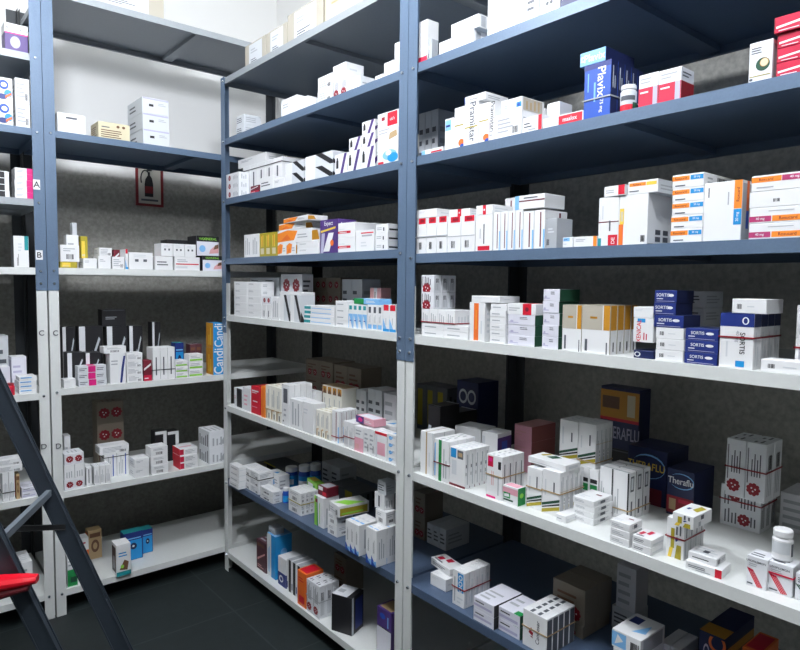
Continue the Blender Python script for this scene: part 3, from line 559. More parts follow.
 'navcirc': ('navd', 'F e .3 .75 .2 .12 sil;F e .3 .75 .14 .08 navd;F e .32 .35 .2 .13 sil;F e .32 .35 .14 .09 navd;F e .7 .75 .2 .12 sil;F e .7 .75 .14 .08 navd;F e .7 .35 .2 .13 sil;F e .7 .35 .14 .09 navd'),
 'blkgry': ('k', 'F r .05 .1 .3 .6 sil;T r .0 .9 1 .98 sil;T r .0 .02 1 .08 gy;F l .4 .4 .9 .6 2 gy'),
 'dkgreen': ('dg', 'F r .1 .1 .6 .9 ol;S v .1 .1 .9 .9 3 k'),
 'pinkpair': ('pk', 'F l .1 .3 .7 .7 2 pkb;T r .0 .0 1 1 pkb;S r 0 0 1 1 pkd;F r .85 0 1 1 pk'),
 'rings': ('w', 'F r .45 .42 .92 .95 cy;F c .68 .83 .16 w;F c .68 .66 .16 w;F c .68 .5 .16 w;F c .68 .83 .1 cy;F c .68 .66 .1 cy;F c .68 .5 .1 cy;F v .1 .1 .35 .9 1 gy;F l .4 .08 .9 .3 2 lg;S v .2 .1 .8 .9 1 lg'),
 'greylie': ('lav', 'F r .03 .3 .9 .5 lil;F l .1 .6 .6 .85 1 txt;T l .1 .1 .9 .6 3 gy;S r .0 0 1 1 k;S r .2 .3 .8 .7 dg'),
 'greylieg': ('lav', 'F l .1 .6 .6 .85 1 k;F r .03 .2 .9 .45 lil;T r .7 .0 1 .2 gr;T l .1 .3 .7 .8 2 gy;S r 0 0 1 1 dgr'),
 'cans': ('w', 'F t Candesar .62 .52 .12 txt 90;F p dred .25 .42 .42 .36 .45 .46 .3 .5;F p dred .28 .54 .4 .5 .38 .58;F p dred .3 .34 .44 .3 .42 .35;S r .05 .0 .9 .95 dg;T v .2 .1 .8 .9 2 txt'),
 'drac': ('navd', 'F t DRAC .72 .5 .26 or_ 90;F e .3 .7 .12 .12 lil;F e .3 .7 .08 .08 navd;S r 0 .55 1 .8 gold;S r 0 .6 1 .66 br;T r 0 0 1 .3 gold'),
 'fluor': ('w', 'T r .1 .55 .45 .85 nav;T p lb .5 .2 .9 .3 .8 .7;F r .0 .1 .5 .9 lb;F p w .1 .2 .4 .5 .2 .8;F b .65 .15 .95 .7;S r .1 .1 .9 .9 gy'),
 'silver': ('rib', 'F l .1 .1 .9 .9 4 gy;L l .1 .1 .9 .9 3 gy'),
 'squarecap': ('wr', 'F v .15 .1 .85 .9 3 gy;F p gy .55 .15 .9 .15 .9 .6 .7 .3;L v .08 .05 .95 .95 5 txt;T v .1 .1 .9 .9 3 gy'),
}

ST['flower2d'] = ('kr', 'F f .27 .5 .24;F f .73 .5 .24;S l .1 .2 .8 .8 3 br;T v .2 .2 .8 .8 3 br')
ST['grnpack'] = ('lgr', 'F p gr .1 .1 .6 .3 .8 .9 .3 .7;F r .1 .75 .6 .9 w;S r .1 .1 .9 .9 gr;T r .1 .1 .6 .9 yl')
ST['flowerbig'] = ('wr', 'F f .36 .76 .15;F f .6 .22 .16;F v .08 .52 .25 .92 2 txt;F v .5 .5 .9 .92 5 txt;F v .1 .08 .45 .45 4 txt;F v .75 .1 .92 .45 2 txt;S v .2 .1 .8 .9 3 txt;T v .15 .2 .85 .8 3 gy')
# ------------------------------------------------------------------ placing
LOCW = {'M': 'corner rack', 'R': 'near rack', 'B': 'back rack', 'L': 'ladder rack'}
SHW = {'M': {1: 'top', 2: 'second', 3: 'third', 4: 'fourth', 5: 'fifth', 6: 'sixth', 7: 'seventh', 8: 'bottom'},
       'R': {2: 'highest', 3: 'second', 4: 'third', 5: 'white fourth', 6: 'white fifth', 7: 'dark blue'},
       'B': {1: 'top', 2: 'blue', 3: 'third', 4: 'fourth', 5: 'fifth', 6: 'bottom'},
       'L': {1: 'top', 2: 'second', 3: 'third', 4: 'fourth', 5: 'fifth', 6: 'sixth', 7: 'bottom'}}
SHZ = {'M': SM, 'R': SR, 'B': SB, 'L': SL}
ORD = ['first', 'second', 'third', 'fourth', 'fifth', 'sixth', 'seventh', 'eighth']
LABELS = {}
BOXLOG = []
def frame_on(rk, sh, xl, xr, yt, setb, yb, on, yaw):
    """front face of a cluster: (left corner, width, height, z0, world rotation)"""
    z0 = SHZ[rk][sh]+.0003 if on is None else on+.0003
    X = rk in 'MR'
    if yb is not None:
        p = at_z(xl, yb, z0); setb = (p.x-XF) if X else (p.y-YF)
    pl = (XF+setb) if X else (YF+setb)
    a = at_x(xl, yt, pl) if X else at_y(xl, yt, pl)
    h = a.z-z0
    base = -PI/2 if X else 0
    rot = base+math.radians(yaw)
    ux = Vector((math.cos(rot), math.sin(rot), 0))
    # right end: along ux until the projected column equals xr
    lo, hi = 0.0, 1.5; zm = z0+h*.5
    def col(s):
        q = Vector((a.x, a.y, zm))+ux*s-Vector((0, 0, EYE)); dp = q.dot(fw)
        return 400+F_PX*q.dot(RT)/dp if dp > .02 else 1e9
    for _ in range(50):
        m = (lo+hi)/2
        if col(m) < xr: lo = m
        else: hi = m
    return Vector((a.x, a.y, z0)), lo, h, z0, rot, setb

def C(rk, sh, xl, xr, yt, style, noun, dep=.10, set=.012, yb=None, nx=1, nd=1, nz=1, on=None, yaw=0, band=None, jit=.0, bz=.5, name='medicine_box', h=None, loc=None):
    """a cluster of nx * nd * nz equal cartons filling the measured front and a depth; returns the height of its top"""
    a, W, H, z0, rot, setb = frame_on(rk, sh, xl, xr, yt, set, yb, on, yaw)
    if h is not None: H = h
    base, spec = ST[style]
    rnd = random.Random(hash((xl*7919+int(yt)*104729+sh) % 99991))
    g = .0016
    w1, d1, h1 = W/nx-g, dep/nd-g, H/nz-.0004
    if h1 < .004 or w1 < .004: print('BAD', rk, sh, xl, xr, yt, noun, round(W, 3), round(H, 3), round(setb, 3))
    me = carton_mesh(max(w1, .005), d1, max(h1, .005), base, spec, rnd)
    ux = Vector((math.cos(rot), math.sin(rot), 0)); uy = Vector((-math.sin(rot), math.cos(rot), 0))
    where = loc or ('%s %s shelf' % (LOCW[rk], SHW[rk][sh]))
    n = nx*nd*nz
    grp = '%s on the %s' % (noun, where) if n > 1 else None
    side = 'corner' if rk in 'MR' else 'ladder'
    for k in range(nz):
        for j in range(nd):
            for i in range(nx):
                o = bpy.data.objects.new(name, me); COL.objects.link(o)
                p = a + ux*(W/nx*(i+.5)) + uy*(dep/nd*j) + Vector((0, 0, H/nz*k))
                r = rot
                if jit and (nz > 1 or n == 1) and k > 0:
                    p += ux*rnd.uniform(-jit, jit) + uy*rnd.uniform(0, jit); r += rnd.uniform(-1, 1)*jit*2.5
                o.location = p; o.rotation_euler.z = r
                bits = [noun]
                if nz > 1: bits.append('topmost' if k == nz-1 else 'lowest' if k == 0 else ORD[nz-1-k]+' from top')
                if nx > 1: bits.append(ORD[i]+' from '+side)
                if nd > 1: bits.append('frontmost' if j == 0 else 'rearmost' if j == nd-1 else ORD[j]+' row')
                bits.append(where)
                lab = ', '.join(bits)
                LABELS.setdefault(lab, []).append((xl, yt))
                tag(o, lab, 'box', grp)
    if band:
        mb = MB(); e = .0008; t = .0011; zz = H*bz; m = cm(band); q = .0032
        mb.box(-e-t, -e-t, zz, W+e, -e, zz+q, m); mb.box(-e-t, dep, zz, W+e, dep+t, zz+q, m)
        mb.box(-e-t, -e, zz, -e, dep, zz+q, m); mb.box(W, -e-t, zz, W+t, dep+t, zz+q, m)
        o = mb.build('rubber_band', loc=a, rz=rot)
        bn = {'dred': 'red', 'tan': 'tan', 'k': 'dark', 'cri': 'red', 'gy': 'grey', 'mar': 'dark red', 'ol': 'yellowish'}.get(band, band)
        lab = '%s rubber band round the %s, %s' % (bn, noun, where)
        LABELS.setdefault(lab, []).append((xl, yt)); tag(o, lab, 'rubber band')
    BOXLOG.append((rk, sh, noun, xl, round(setb, 3), round(W, 3), round(H, 3), dep))
    return z0+H-.0002
# ------------------------------------------------------------------ corner rack (M)
C('M', 1, 245, 266, 47, 'carton', 'small beige carton with white label', dep=.3, set=.05)
C('M', 1, 266.5, 287, 34, 'carton', 'middle beige carton with white label', dep=.3, set=.05)
C('M', 1, 287.5, 323, 16, 'carton', 'large beige carton with white label', dep=.3, set=.05)
C('M', 1, 325, 371, -8, 'cartonp', 'cream carton at the post end', dep=.3, set=.05)

C('M', 2, 236, 244, 117, 'grey', 'grey printed carton', dep=.09, nz=2, set=.03, jit=.002)
C('M', 2, 281, 297, 101, 'plain', 'low white carton beside grey pair', dep=.1, set=.04)
C('M', 2, 297.5, 308, 99.5, 'bare', 'blank white carton', dep=.1, set=.04)
C('M', 2, 308.5, 315.5, 101, 'bare', 'narrow blank white carton', dep=.1, set=.04)
C('M', 2, 317.5, 332, 78.5, 'lines', 'printed white carton', dep=.09, set=.03, nz=2, jit=.002)
z = C('M', 2, 333, 348, 80.5, 'flower1', 'white flower carton', dep=.085, set=.025, nx=2)
C('M', 2, 333, 346, 67, 'bare', 'blank white carton lying on flower cartons', dep=.085, set=.027, on=z)
C('M', 2, 352, 360, 78, 'plain', 'short white carton beside flower cartons', dep=.08, set=.04)
C('M', 2, 375, 383.5, 76.5, 'bare', 'flat white carton by the post', dep=.08, set=.02)
C('M', 2, 384, 394, 63.5, 'plain', 'square white carton by the post', dep=.08, set=.02)
C('M', 2, 394.5, 403, 43.5, 'vlines', 'tall white carton at the post', dep=.08, set=.02)

C('M', 3, 226, 239, 175, 'flowerw', 'small white flower carton', dep=.055, nz=3)
z = C('M', 3, 243, 282, 167.5, 'spine', 'upright white carton with grey print', dep=.11, set=.07, nx=5, band='k', bz=.85)
C('M', 3, 238, 266, 160.5, 'be' if 0 else 'plain', 'white carton lying across upright cartons', dep=.1, set=.075, on=z)
C('M', 3, 250.5, 259, 186.5, 'redbook', 'little red carton in front', dep=.04, set=.012)
C('M', 3, 260, 273, 178.5, 'redpat', 'small white carton with pink mark', dep=.04)
C('M', 3, 273.5, 284, 179.5, 'plain', 'small plain white carton', dep=.04)
C('M', 3, 285, 304, 164, 'diag', 'white carton with black diagonal corner', dep=.12, nz=2, jit=.002)
C('M', 3, 305, 333, 157.5, 'diag', 'wider white carton with black diagonal corner', dep=.1, nz=2, jit=.002)
z = C('M', 3, 335, 375, 155.5, 'purdiag', 'white carton with purple diagonal stripe', dep=.09, nx=3)
z2 = C('M', 3, 349, 375, 139, 'purdiag', 'purple striped white carton, middle layer', dep=.09, nx=2, on=z)
C('M', 3, 362, 375, 122.5, 'purdiag', 'uppermost purple striped white carton', dep=.09, on=z2)
C('M', 3, 377.5, 398.5, 115, 'tallred', 'tall white carton with red square', dep=.07, set=.008)

C('M', 4, 244, 259, 235, 'vlines', 'white printed carton', dep=.08, nx=2)
C('M', 4, 259.5, 277, 233.5, 'gold', 'olive and gold carton', dep=.09, nx=3)
z = C('M', 4, 277.5, 296, 244, 'orangesplash', 'white carton with orange splash, lower', dep=.09, nx=2)
z = C('M', 4, 277.5, 312, 231.5, 'orangesplash', 'long white carton with orange splash', dep=.09, on=z)
z = C('M', 4, 279, 306, 224.5, 'orangesplash', 'orange splashed carton near the top', dep=.09, on=z)
C('M', 4, 283.5, 308, 219, 'orangesplash', 'orange splashed carton at the top', dep=.09, on=z, yaw=-6)
C('M', 4, 297, 319, 242.5, 'plain', 'low white carton by the orange ones', dep=.09, nz=2)
C('M', 4, 320, 337.5, 220.5, 'eugica', 'purple carton with yellow and white bands', dep=.09, band=None)
C('M', 4, 338, 355, 223.5, 'redtag', 'white carton with red tag', dep=.1, nz=2)
C('M', 4, 355.5, 374, 231, 'redstripe', 'white carton with thin red stripe', dep=.05)
C('M', 4, 357, 374, 224.5, 'bare', 'tall blank white carton behind striped one', dep=.07, set=.116)
C('M', 4, 375.5, 388, 224.5, 'blackmark', 'white carton with black marks', dep=.1, nz=3, jit=.001)

C('M', 5, 234, 261, 281.5, 'plain', 'small white block carton', dep=.07, nx=2, nz=5)
C('M', 5, 250, 279, 277.5, 'grey', 'grey carton behind flower pair', dep=.12, set=.10, nx=2, nz=4)
z = C('M', 5, 262, 271, 304, 'spine', 'small upright white carton', dep=.05, nx=2)
C('M', 5, 262, 271.2, 296, 'flower2', 'white carton with two red flowers', dep=.05, on=z)
C('M', 5, 272, 279.5, 297, 'vlines', 'narrow white carton', dep=.08)
z = C('M', 5, 280, 301, 294.5, 'diag', 'upright white carton with black corner', dep=.07, nx=2)
C('M', 5, 279.5, 301, 291.5, 'bare', 'thin white carton lying on top', dep=.07, on=z)
C('M', 5, 281, 302, 274, 'flower2', 'white carton with two flowers, behind', dep=.06, set=.095, nz=2)
C('M', 5, 304, 334, 305, 'tealend', 'flat white carton with teal end', dep=.12, nz=4, jit=.002)
C('M', 5, 335.5, 348, 300.5, 'thin', 'white flat carton', dep=.08, nz=4)
z = C('M', 5, 348.5, 367, 304, 'ltblue', 'light blue and white carton', dep=.09, nx=4)
C('M', 5, 354, 379, 298, 'greenblue', 'green and blue carton lying on top', dep=.06, on=z+.002)
C('M', 5, 367.5, 382.5, 304.5, 'blots', 'white carton with dark square', dep=.09, nx=3)
C('M', 5, 383, 396, 304.5, 'redtop', 'white carton with red top', dep=.09, nx=2)
C('M', 5, 370, 381, 287.5, 'pinkish', 'pinkish carton standing behind', dep=.05, set=.11)
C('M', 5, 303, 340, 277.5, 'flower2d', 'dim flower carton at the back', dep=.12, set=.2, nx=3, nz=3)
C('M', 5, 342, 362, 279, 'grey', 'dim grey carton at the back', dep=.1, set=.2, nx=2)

C('M', 6, 234, 242, 387, 'darkbook', 'white carton with dark spine', dep=.09, set=.03)
C('M', 6, 242.5, 250.5, 386.5, 'pinkbook', 'pale pink printed carton', dep=.09, set=.02)
C('M', 6, 251, 260.5, 385.5, 'redbox', 'red carton with white lettering', dep=.09, set=.02)
C('M', 6, 261, 264.8, 385.5, 'orangespine', 'thin orange carton beside red one', dep=.1, set=.012)
C('M', 6, 265.5, 281, 384.5, 'creamy', 'cream white carton', dep=.11, set=.012, nx=3, band='tan', bz=.3)
C('M', 6, 281.5, 289, 383.5, 'darksq', 'tall white carton with dark square', dep=.12, set=.012, nx=1, nd=4)
C('M', 6, 290, 302, 398, 'vlines', 'white wrapped carton', dep=.07, set=.013)
C('M', 6, 302.5, 313.5, 401, 'bare', 'blank white wrapped carton', dep=.06, set=.0125)
C('M', 6, 322.5, 342, 384.5, 'browntop', 'cream carton with brown top', dep=.09, set=.17, nx=4, band='dred', bz=.35)
C('M', 6, 305, 316, 389, 'bare', 'blank white carton behind wrapped ones', dep=.034, set=.134)
C('M', 6, 316, 329.5, 409, 'creamy', 'low cream white carton', dep=.09, yb=436, nx=3)
C('M', 6, 332, 339, 409.5, 'redspine', 'upright white carton with band', dep=.09, yb=441, nd=4, band='dred', bz=.16)
C('M', 6, 344, 353.5, 420.5, 'vlines', 'small white upright carton', dep=.06, yb=446.5, nx=2, band='dred', bz=.4)
C('M', 6, 354.5, 363.5, 425, 'pinkwht', 'pink and white carton', dep=.055)
z = C('M', 6, 364, 374.5, 427, 'lines', 'white carton with barcode', dep=.055, nx=2)
C('M', 6, 356, 374, 414.5, 'pinkpur', 'pink and purple carton on top', dep=.055, set=.035, on=z+.003, yaw=-4)
C('M', 6, 375, 387, 430.5, 'redtoppink', 'white carton with red edge and pink patch', dep=.05)
z = C('M', 6, 387.5, 396, 433, 'boxblue', 'white carton beside the post', dep=.05, nz=4)
C('M', 6, 378, 396, 424, 'boxblue', 'white carton with blue swirl lying by post', dep=.08, set=.10, h=.10)
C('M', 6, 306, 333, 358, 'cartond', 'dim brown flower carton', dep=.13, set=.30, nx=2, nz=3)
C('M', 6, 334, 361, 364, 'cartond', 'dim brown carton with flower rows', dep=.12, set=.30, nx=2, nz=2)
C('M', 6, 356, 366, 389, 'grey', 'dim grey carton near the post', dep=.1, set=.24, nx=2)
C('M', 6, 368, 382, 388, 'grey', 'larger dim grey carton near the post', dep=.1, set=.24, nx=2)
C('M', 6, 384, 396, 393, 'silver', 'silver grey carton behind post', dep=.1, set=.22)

C('M', 7, 229, 238.5, 463, 'thin', 'small flat white carton at the post', dep=.04, set=-.022, nz=4, jit=.002)
C('M', 7, 241.5, 258.5, 465, 'lines', 'large white banded carton', dep=.08, set=.02, nx=2, nz=3, band='k', bz=.66)
z = C('M', 7, 260, 273, 485.5, 'bar', 'flat white carton in front', dep=.05, yb=497, nz=2)
C('M', 7, 267, 279, 470.5, 'boxblue', 'white carton with blue picture', dep=.06, set=.103)
C('M', 7, 288.5, 301, 487.5, 'bar', 'white carton in yellow banded block', dep=.09, yb=509.5, nx=1, nd=4, nz=2, band='ol', bz=.48)
C('M', 7, 307, 317, 477.5, 'grnpack', 'bright green packet', dep=.04, set=.135, yaw=-8)
z = C('M', 7, 314.5, 323.5, 494.5, 'grnstripe', 'tall white carton with green stripes', dep=.08, yb=524)
C('M', 7, 318, 327, 484.5, 'maroontop', 'small maroon carton on green one', dep=.06, set=.05, on=z)
z = C('M', 7, 327.5, 337, 511, 'bar', 'white carton under green topped one', dep=.08, yb=532.5, nz=2)
C('M', 7, 329.5, 338.5, 500.5, 'grntop', 'white carton with green top', dep=.14, set=.03, on=z, yaw=-8)
C('M', 7, 345.5, 359, 519, 'chev', 'white carton with blue corner, first row', dep=.10, yb=549, nx=3)
z = C('M', 7, 366, 376.5, 526, 'chev', 'white carton with blue corner, by post', dep=.10, yb=562, nx=2, nd=2)
z = C('M', 7, 375.5, 386, 508, 'bar', 'white carton standing on blue cornered ones', dep=.05, set=.04, on=z)
z = C('M', 7, 374.5, 384.5, 491, 'spine', 'white upright carton near post', dep=.05, set=.045, on=z)
C('M', 7, 377.5, 386, 479.5, 'grey', 'small grey carton topping the post pile', dep=.05, set=.045, on=z)
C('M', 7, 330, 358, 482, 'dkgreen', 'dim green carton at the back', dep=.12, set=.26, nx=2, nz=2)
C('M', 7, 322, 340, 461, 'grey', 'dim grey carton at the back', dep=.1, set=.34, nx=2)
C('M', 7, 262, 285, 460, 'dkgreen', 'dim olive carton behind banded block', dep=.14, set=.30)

C('M', 8, 256.5, 266, 538, 'maroon', 'maroon and white carton', dep=.09, yb=567)
z = C('M', 8, 267, 275.5, 532, 'bluewht', 'blue and white carton', dep=.09, yb=574)
C('M', 8, 268.5, 275, 523.5, 'greyside', 'small grey carton resting on blue one', dep=.05, set=.05, on=z, h=.03)
C('M', 8, 278, 286, 555, 'bcircle', 'white carton with blue base', dep=.09, yb=583)
C('M', 8, 286.8, 300, 558, 'blackspine', 'white carton with black spine', dep=.09, set=.037, nx=3)
C('M', 8, 297.3, 306, 569, 'orange', 'bright orange carton', dep=.09, set=.012)
C('M', 8, 306.5, 319.5, 578, 'flower1', 'white flower carton with band', dep=.10, nx=2, nd=3, band='gy')
C('M', 8, 331.5, 352, 593, 'dark', 'black carton with white top', dep=.09, yb=630, yaw=22)
C('M', 8, 334, 346, 552, 'cartond', 'dim tan flower carton', dep=.1, set=.22, nz=2)
C('M', 8, 377, 391, 605, 'purbottom', 'purple and white carton beside post', dep=.08, set=.055)

# ------------------------------------------------------------------ near rack (R)
C('R', 2, 419, 427.5, 22.5, 'redbase', 'white carton with red base', dep=.05)
C('R', 2, 428, 432, 40, 'greyside', 'little grey carton beside post', dep=.03)
z = C('R', 2, 439, 474, 43, 'lying', 'low white lying carton', dep=.1)
C('R', 2, 451, 479, 25, 'lying', 'upper white lying carton', dep=.1, on=z)
C('R', 2, 488, 501.5, -12, 'redvert', 'tall white carton with red line', dep=.09)
C('R', 2, 502, 518, -16, 'redvert', 'wide white carton with red line', dep=.09)
C('R', 2, 519, 526, -18, 'vlines', 'narrow tall white carton', dep=.09)
C('R', 2, 526.5, 539, -14, 'grey', 'grey tall carton', dep=.09)
C('R', 2, 540, 560, -18, 'dots', 'white carton with dark dots', dep=.08)
C('R', 2, 560.5, 581, -16, 'navmark', 'navy carton with white marks', dep=.08)

C('R', 3, 421.5, 443, 151, 'flatred', 'flat white carton with red print', dep=.07)
C('R', 3, 419, 438, 114, 'grey', 'dim grey carton behind the flat one', dep=.1, set=.25, nx=3)
C('R', 3, 445, 454, 119.5, 'bluetag', 'slim white carton with blue tag', dep=.08)
z1 = C('R', 3, 454.5, 464, 108.5, 'pram1', 'white carton with orange and blue disc', dep=.08)
z = C('R', 3, 464.5, 478.5, 105, 'pram', 'white carton lettered down its front', dep=.08)
C('R', 3, 464.5, 486, 97.5, 'pramlie', 'white lettered carton lying on top', dep=.1, on=z)
C('R', 3, 479, 489, 104.5, 'pram1', 'second white carton with orange disc', dep=.08)
C('R', 3, 489.5, 494.5, 102, 'pram2', 'narrow white carton with dark lettering', dep=.08)
z = C('R', 3, 495, 521.5, 116, 'lines', 'white printed carton under blue patch', dep=.08)
C('R', 3, 501, 522, 101.5, 'bluepatch', 'white carton with blue patch', dep=.1, on=z)
C('R', 3, 522.5, 542, 118.5, 'redlie', 'lower white carton with red end', dep=.08)
C('R', 3, 547, 559.5, 104, 'bare', 'tilted blank white carton', dep=.06, set=.097)
C('R', 3, 537, 545, 110, 'plain', 'small white carton behind red end', dep=.05, set=.13)
C('R', 3, 543, 583.4, 119, 'trired', 'flat white and red lettered carton', dep=.07)
zp = C('R', 3, 584.5, 611, 66.5, 'plavix', 'blue carton with white lettering', dep=.15, nd=5, band='gy', bz=.34)
C('R', 3, 580, 606, 54, 'plavixlie', 'light blue faced carton lying on top', dep=.13, on=zp, yaw=0)
C('R', 3, 639, 658.5, 76, 'redlow', 'red and white carton', dep=.06, nx=1)
C('R', 3, 659, 681.5, 71.5, 'redlow', 'larger red and white carton', dep=.06)
C('R', 3, 749.5, 773, 44, 'disc', 'white carton with dark gold disc', dep=.06)
z = C('R', 3, 777.5, 822, 34.5, 'cristack', 'crimson carton with white lettering', dep=.10, nz=3)
C('R', 3, 774.5, 820, 18, 'cristack', 'crimson carton jutting out on top', dep=.10, on=z, set=.006)

z = C('R', 4, 416.5, 447, 219, 'redlabel', 'white carton with red label', dep=.1, nx=3, band='gy', bz=.46)
C('R', 4, 416.5, 437, 210.5, 'bare', 'blank white carton lying by post', dep=.09, on=z)
z = C('R', 4, 447.5, 475, 217.5, 'redlabel', 'wide white carton with red label', dep=.1, nx=2)
C('R', 4, 449, 470, 210, 'lierib', 'white lying carton with red ribbon', dep=.08, on=z, yaw=4)
z = C('R', 4, 475.6, 492.5, 215.5, 'redfoot', 'white carton with red foot', dep=.08)
C('R', 4, 476, 493, 206, 'lierib', 'white carton with red ribbon on top', dep=.09, on=z)
z = C('R', 4, 493.5, 523, 212.5, 'redspine', 'white carton with red spine line', dep=.10, nx=4)
C('R', 4, 505, 515, 198.5, 'redspine', 'taller white carton with red spine', dep=.05, on=None, set=.115)
C('R', 4, 515, 545, 196.5, 'lieblue', 'white lying carton with blue edge', dep=.09, on=z)
C('R', 4, 523.5, 545, 211.5, 'redspine', 'white carton with dark red line', dep=.1, nx=2)
C('R', 4, 546, 557, 218.5, 'greyside', 'grey carton added as shaded side of white ones', dep=.07)  # extra carton whose grey stands in for the white bundle's shaded side
C('R', 4, 562.5, 573, 237.5, 'bluetag', 'little white carton with blue tag', dep=.06)
C('R', 4, 573.5, 597, 237, 'oend', 'little white carton with orange end', dep=.06)
z = C('R', 4, 599, 619, 198, 'wteal', 'white carton with red and teal labels', dep=.07, nx=1)
C('R', 4, 604, 625, 187, 'crumple', 'small crumpled red and white carton', dep=.06, on=z, yaw=-5)
z = C('R', 4, 619.5, 648, 196, 'ostrip', 'white carton with orange and yellow strip', dep=.12)
C('R', 4, 628, 658.5, 182, 'olie', 'white orange lettered carton lying on top', dep=.11, on=z)
C('R', 4, 672.5, 703.5, 175.5, 'ostack', 'white carton with orange and blue labels', dep=.16, nz=5, jit=.0015)
C('R', 4, 704.5, 742, 183.5, 'oside', 'tall white carton with orange blue strip', dep=.05)
C('R', 4, 738, 750, 184, 'orangesplash', 'orange and white carton behind the strip', dep=.06, set=.065)
z = C('R', 4, 749.5, 806, 208.5, 'bstack', 'white carton with maroon and orange labels', dep=.1, nz=2)
z = C('R', 4, 749.5, 806, 192.5, 'bblank', 'plain white carton between labelled ones', dep=.1, on=z)
C('R', 4, 751.5, 808, 176.5, 'btop', 'orange and maroon labelled carton on top', dep=.1, on=z)

z = C('R', 5, 421.5, 468, 322.5, 'thin', 'flat white carton in the low pile', dep=.08, nx=2, nz=2)
z = C('R', 5, 421.5, 455, 308.5, 'vlines', 'white upright carton in red band', dep=.08, nx=4, on=z, band='dred', bz=.05)
C('R', 5, 421.5, 434, 275, 'flower1', 'white flower carton above red band', dep=.10, nd=3, nz=2, on=z)
z = C('R', 5, 469.5, 485, 302, 'ostripe', 'white carton with orange stripe', dep=.09)
C('R', 5, 471.5, 500, 295.5, 'bare', 'thin white carton lying on striped one', dep=.09, on=z)
C('R', 5, 490, 506, 303.5, 'thin', 'thin white carton', dep=.09, nz=6, jit=.0015)
z = C('R', 5, 508, 535, 314, 'emblem', 'white carton with pale emblem', dep=.09, nz=3, jit=.001)
C('R', 5, 507.5, 536, 303, 'redtip', 'white carton with red tip', dep=.06, on=z)
C('R', 5, 543, 559, 289, 'emblem', 'white green sided carton', dep=.09, nz=5, jit=.0018)
C('R', 5, 562.7, 581.5, 304.5, 'beige', 'beige and white carton with gold edge', dep=.10)
C('R', 5, 582.3, 610, 304.5, 'beige', 'wide beige and white carton with gold edge', dep=.125, nd=4)
C('R', 5, 571, 590, 291, 'maroon', 'dim dark red carton', dep=.1, set=.22, h=.115)
C('R', 5, 633.3, 653.5, 349.5, 'navwht', 'navy based carton', dep=.07)
z = C('R', 5, 633.5, 653.5, 317.5, 'sevk', 'white carton with red upright lettering', dep=.07, on=SR[5]+.038)
C('R', 5, 633.5, 653.5, 306.5, 'bare', 'blank white carton above red lettering', dep=.07, on=z)
z = C('R', 5, 656, 684, 327, 'wdots', 'white carton below navy ones', dep=.08, nz=3, jit=.002)
z = C('R', 5, 654, 684, 314.5, 'navbox', 'navy carton on white ones', dep=.08, on=z)
C('R', 5, 654, 676.5, 290, 'navbox', 'navy carton high in the pile', dep=.08, nz=2, on=z, jit=.003)
C('R', 5, 685, 718, 327.5, 'navbox', 'navy carton in the low pile', dep=.08, nz=3, jit=.0015)
C('R', 5, 684.5, 704, 291, 'grey', 'dim grey carton behind navy ones', dep=.1, set=.14, nz=4)
z = C('R', 5, 720.5, 754, 312.5, 'sortis', 'navy topped white carton', dep=.14, nd=4, band='dred', bz=.55)
C('R', 5, 732, 767, 298.5, 'wdots', 'white carton lying on navy tops', dep=.09, on=z)
C('R', 5, 760.6, 812, 358.5, 'wdots', 'long white carton lying at shelf edge', dep=.05)
C('R', 5, 797, 815, 305, 'vlines', 'white carton at the picture edge', dep=.1, set=.065, nz=2, band='dred', bz=.35)

C('R', 6, 420.5, 433.5, 430, 'tanline', 'white carton with tan line', dep=.10, yb=472, nd=2)
C('R', 6, 434.5, 449, 438, 'grnline', 'white carton with green stripe', dep=.12, yb=479, nd=3, band='mar', bz=.42)
C('R', 6, 449.7, 465.5, 446, 'bbsq', 'white carton with blue and brown squares', dep=.11, yb=484, nd=5)
C('R', 6, 455, 481, 425, 'bare', 'white folded carton behind striped ones', dep=.09, set=.19, yaw=8)
C('R', 6, 482, 497.5, 431, 'purend', 'white carton with purple end', dep=.08, set=.18, yaw=6)
C('R', 6, 486.8, 502.3, 453, 'pinksq', 'white carton with pink square', dep=.10, yb=496, nd=4, band='tan', bz=.52)
C('R', 6, 502.8, 518, 484, 'nexium', 'pink and green carton', dep=.035, yb=501.5)
z = C('R', 6, 527.3, 542, 466, 'grngold', 'white striped carton, nearer post', dep=.10, yb=506.5, nd=4, band='tan', bz=.5)
z = C('R', 6, 542.6, 560, 468, 'grngold', 'white carton with green gold stripes', dep=.11, yb=512, nd=5, band='tan', bz=.5)
C('R', 6, 528, 566, 455.5, 'wrap', 'white crumpled carton lying on striped ones', dep=.07, set=.06, on=z)
z = C('R', 6, 580.5, 598, 466, 'grnlab', 'white carton with green label', dep=.1, set=.165, nx=2)
C('R', 6, 560, 578, 418.5, 'grngold', 'leaning green striped carton', dep=.085, set=.17, nd=4, on=z)
C('R', 6, 578.5, 596, 421.5, 'grngold', 'second leaning green striped carton', dep=.085, set=.17, nd=4, on=z, band='tan', bz=.12)
C('R', 6, 600, 613, 465.5, 'dkstripe', 'white carton with black edge', dep=.10, set=.165, nd=3)
C('R', 6, 613.5, 629, 469.5, 'dkstripe', 'second white carton with black edge', dep=.11, set=.165, nd=3, band='tan', bz=.2)
C('R', 6, 573, 594, 495.5, 'lieflat', 'flat white carton in the four high stack', dep=.09, yb=519, nz=4, jit=.002)
C('R', 6, 555.5, 566, 513, 'thin', 'flat white carton on the shelf', dep=.08, yb=520)
C('R', 6, 610, 629.5, 519, 'lieflat', 'flat white carton in three high stack', dep=.06, yb=541.5, nz=3, jit=.003)
C('R', 6, 632, 651.5, 534, 'redpat', 'white carton with red pattern on top', dep=.06, yb=549.5, nz=2, jit=.002)
